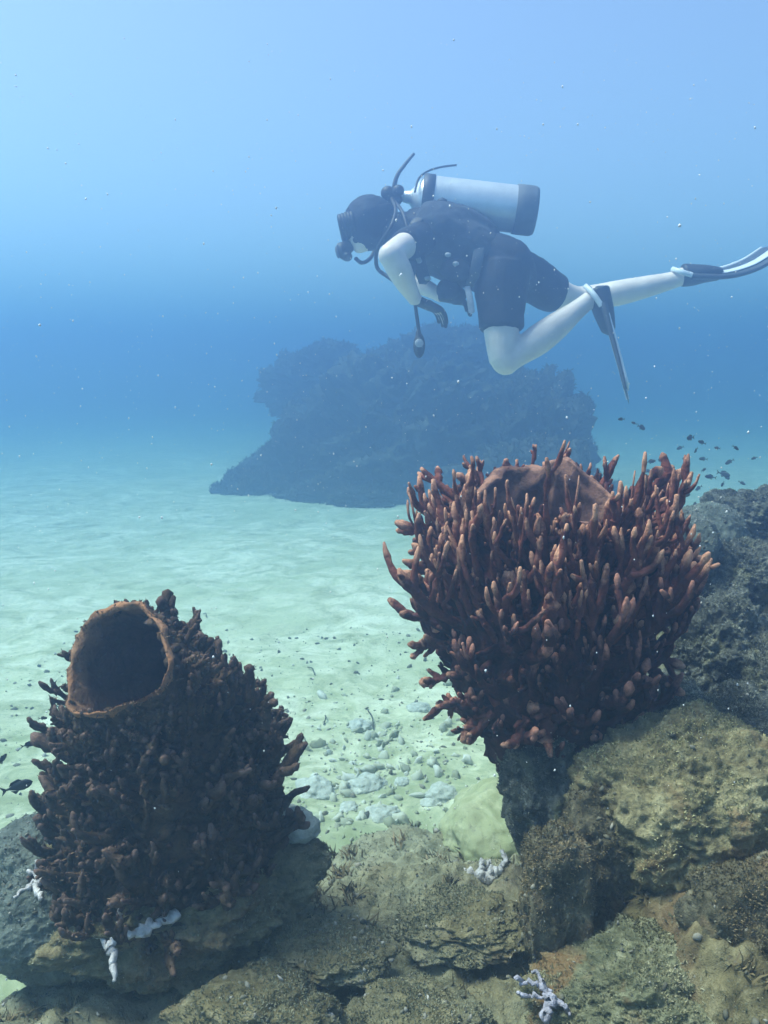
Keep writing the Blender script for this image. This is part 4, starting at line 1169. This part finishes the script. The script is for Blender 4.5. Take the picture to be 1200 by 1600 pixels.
# dead white coral pieces
M_WHITE = mat_plain('bleached_coral', (0.50, 0.48, 0.45), 0.95, 0.05, var=0.45, scale=70, bump=0.9)
M_LILAC = mat_plain('lilac_grey_coral', (0.36, 0.34, 0.365), 0.95, 0.05, var=0.5, scale=70, bump=0.9)
def coral_piece(name, segs, mat, label, grp='dead white coral pieces', lift=0.006):
    """segs: lists of (px, py) runs with a radius in pixels; each run lies on the bottom under those pixels."""
    q0 = segs[0][0][len(segs[0][0]) // 2]; first, fn = hit(*q0); parts = []
    pn = fn * 0.4 + np.array((0, -0.45, 0.65)); pn /= np.linalg.norm(pn); eye = np.array((0, 0, CAM_Z))
    def on_plane(px, py):
        dv = P(px, py, 1.0) - eye
        return eye + dv * (((first + pn * lift - eye) @ pn) / (dv @ pn))
    for run, r0, r1 in segs:
        pts = np.array([on_plane(*q) for q in run]); d = np.linalg.norm(pts[0] - eye)
        k = max(5, 4 * len(run)); a = resample(pts - first, k)
        a = a + 0.0016 * R.normal(size=a.shape)
        parts.append(tube(a, np.linspace(r0, r1, k) * d / F * (1 + 0.2 * R.normal(size=k)), 8, wob=0.4, seed=R.random() * 30, closed_base=True))
    V, Fs, t = join(parts)
    me = new_mesh(name, V, Fs); set_attr(me, 'tip', t)
    o = add(name, me, mat, loc=first)
    tag(o, label, 'coral', grp)
    return o
coral_piece('coral_fragment', [([(726, 1358), (745, 1366), (762, 1364), (780, 1362)], 5, 7), ([(750, 1366), (752, 1352), (750, 1342)], 6, 2.5), ([(764, 1364), (764, 1350), (766, 1344)], 6, 2.5), ([(780, 1362), (788, 1346), (786, 1330)], 5, 3), ([(745, 1366), (756, 1374), (775, 1372)], 6, 5)],
            M_WHITE, 'white antler shaped coral piece lying on the brown turf left of the right reef')
coral_piece('coral_fragment', [([(836, 1516), (846, 1534), (854, 1548), (862, 1560)], 2.5, 5), ([(806, 1528), (828, 1534), (848, 1546)], 3, 4), ([(808, 1548), (830, 1556), (852, 1552)], 2.5, 3), ([(862, 1556), (858, 1575), (852, 1594)], 8, 6), ([(862, 1562), (880, 1572), (892, 1584)], 6, 3)],
            M_LILAC, 'lilac white branching coral piece at the bottom edge below the right reef')
coral_piece('coral_fragment', [([(58, 1346), (60, 1366), (58, 1388), (62, 1408)], 4, 3), ([(102, 1350), (80, 1362), (58, 1372)], 3, 4), ([(22, 1400), (40, 1388), (60, 1376)], 2.5, 4), ([(44, 1360), (58, 1372), (78, 1378), (96, 1384)], 3, 5)],
            M_WHITE, 'white star shaped coral piece at the left foot of the small sponge')
coral_piece('coral_fragment', [([(126, 1442), (142, 1452), (160, 1466), (172, 1480)], 3, 5), ([(189, 1414), (188, 1434), (180, 1458), (174, 1480)], 3, 5), ([(172, 1478), (176, 1500), (177, 1530)], 7, 3)],
            M_WHITE, 'forked whitish coral stick hanging down the rock under the small sponge')
coral_piece('coral_fragment', [([(204, 1456), (224, 1458), (238, 1446), (256, 1436), (274, 1428)], 5, 6), ([(224, 1454), (236, 1442)], 6, 5), ([(252, 1414), (256, 1410)], 4, 3)],
            M_WHITE, 'white wavy crust edge on the rock right under the small sponge')

# small dark twigs on the sand
M_TWIG = mat_plain('dark_twig', (0.05, 0.045, 0.03), 0.9, 0.1)
for (a, b_, lb) in [((481, 1044), (492, 1056), 'little dark twig on the sand right of the small sponge top'), ((575, 1112), (584, 1142), 'forked dark twig in the middle of the sand channel'),
                    ((508, 1120), (506, 1134), 'short dark twig on the sand left of the forked twig'), ((318, 960), (323, 966), 'tiny dark twig on the far sand above the small sponge')]:
    pa, pb = hit(*a)[0], hit(*b_)[0]
    mid = (pa + pb) / 2 + np.array((0.004, 0, 0.008))
    V, F4, F3, t = tube(resample([pa - pa, mid - pa, pb - pa], 9) + np.array((0, 0, 0.004)), 0.0018, 6)
    tag(add('twig', new_mesh('twig', V, [F4, F3]), M_TWIG, loc=pa), lb, 'twig', 'dark twigs on the sand')

# ---------------------------------------------------------------- fish
def fish_mesh(L, deep=0.36):
    k = 14; s = np.linspace(0, 1, k)
    hgt = L * deep * 0.5 * np.interp(s, [0, .06, .2, .4, .6, .8, .92, 1], [.05, .45, .85, 1, .85, .45, .24, .22])
    path = np.stack([L * (0.42 - 0.8 * s), np.zeros(k), np.zeros(k)], 1)
    parts = [tube(path, hgt, 10, squash=0.36, ref=(0, 0, 1.0), closed_base=True)]
    def fin_(pts):
        a = np.array(pts, float); c = a.mean(0)
        out = np.array([(x, y + 0.012 * L, z) for x, y, z in a] + [(x, y - 0.012 * L, z) for x, y, z in a])
        n_ = len(a); q = [[i, (i + 1) % n_, n_ + (i + 1) % n_, n_ + i] for i in range(n_)]
        tr = [[0, i, i + 1] for i in range(1, n_ - 1)] + [[n_, n_ + i + 1, n_ + i] for i in range(1, n_ - 1)]
        return out, np.array(q), np.array(tr), np.zeros(2 * n_)
    parts.append(fin_(np.array([(-.36, 0, 0), (-.58, 0, .17), (-.50, 0, 0), (-.58, 0, -.17)]) * L))
    parts.append(fin_(np.array([(.14, 0, deep * .42), (.02, 0, deep * .66), (-.22, 0, deep * .52), (-.30, 0, deep * .2)]) * L))
    parts.append(fin_(np.array([(-.05, 0, -deep * .44), (-.16, 0, -deep * .66), (-.28, 0, -deep * .24)]) * L))
    V, Fs, t = join(parts)
    return new_mesh('fish', V, Fs)
M_FISH = mat_plain('dark_fish_skin', (0.022, 0.026, 0.03), 0.5, 0.4, var=0.4, scale=120)
M_FISHP = mat_plain('grey_green_fish_skin', (0.14, 0.17, 0.15), 0.45, 0.5, var=0.3, scale=120)
fm = fish_mesh(1.0)
first_fish = add('fish', fm, M_FISH)
def place_fish(px, py, d, wpx, yaw, pitch, label, group, o=None):
    q = o if o is not None else first_fish.copy()
    if o is None: col.objects.link(q)
    s = wpx / F * d / 0.95
    q.location = P(px, py, d); q.scale = (s, s, s)
    q.rotation_euler = (0, math.radians(pitch), math.radians(yaw))
    return tag(q, label, 'fish', group)
SCHOOL = [(1003, 668, 16), (1018, 721, 13), (1031, 719, 12), (1042, 718, 15), (1040, 727, 17), (1012, 736, 12), (1078, 684, 18), (1096, 691, 12), (1087, 704, 12), (1098, 717, 12), (1139, 722, 13),
          (1100, 734, 10), (1109, 745, 15), (1132, 741, 20), (1136, 746, 12), (1091, 763, 12), (1114, 770, 10), (1129, 757, 8), (1132, 768, 13), (1102, 781, 11), (1085, 788, 13), (1105, 807, 14), (1114, 809, 12),
          (1100, 822, 13), (970, 655, 10), (990, 661, 8), (1150, 700, 10), (1062, 700, 11), (1160, 755, 10), (1120, 700, 9), (1070, 716, 9), (1178, 716, 9)]
for i, (px, py, wp) in enumerate(SCHOOL):
    place_fish(px, py, R.uniform(2.3, 3.8), wp * 1.15, R.choice([0, 180]) + R.uniform(-55, 55), R.uniform(-25, 35) * (1 if R.random() < .8 else 2),
               'tiny dark fish in the loose school above the rocks right of the big sponge', 'school of tiny dark fish', first_fish if i == 0 else None)
pf = first_fish.copy(); pf.data = fm.copy(); pf.data.materials.clear(); pf.data.materials.append(M_FISHP); col.objects.link(pf)
place_fish(1068, 771, 1.55, 27, 10, 12, 'largest and palest fish close behind the top right branches of the big sponge', None, pf)
place_fish(30, 1228, 1.18, 46, 20, -12, 'largest of the dark fish left of the small sponge, over the sand', 'dark fish at the left edge')
place_fish(46, 1163, 1.22, 22, 25, -8, 'small dark fish just under the left spikes of the small sponge', 'dark fish at the left edge')
place_fish(4, 1186, 1.30, 26, 75, -20, 'dark fish cut by the left edge of the picture', 'dark fish at the left edge')
place_fish(68, 1122, 1.35, 13, 10, 0, 'tiniest fish at the left, level with the orange lip of the small sponge', 'dark fish at the left edge')

# ---------------------------------------------------------------- marine snow drifting in the water
v, f = ico(1)
N = 9000
d_ = 0.9 + 3.4 * R.random(N) ** 0.8
pp = np.stack([P(px, py, d) for px, py, d in zip(R.uniform(-150, 1350, N), R.uniform(60, 1650, N), d_)])
pp = pp[(pp[:, 2] > 0.05)]
# none inside the rocks and not crowding the lens
rr_ = 0.00058 * np.exp(R.normal(size=len(pp)) * 0.45)
V = (pp[:, None, :] + v[None] * rr_[:, None, None] * np.array((1.0, 0.8, 1.3)) * (1 + 0.25 * R.normal(size=(len(pp), len(v), 1)))).reshape(-1, 3)
me = new_mesh('marine_snow', V, (f[None] + np.arange(len(pp))[:, None, None] * len(v)).reshape(-1, 3))
M_SNOW = mat_plain('marine_snow', (0.74, 0.74, 0.71), 0.9, 0.1, var=0.12)
tag(add('marine_snow', me, M_SNOW), kind='stuff')
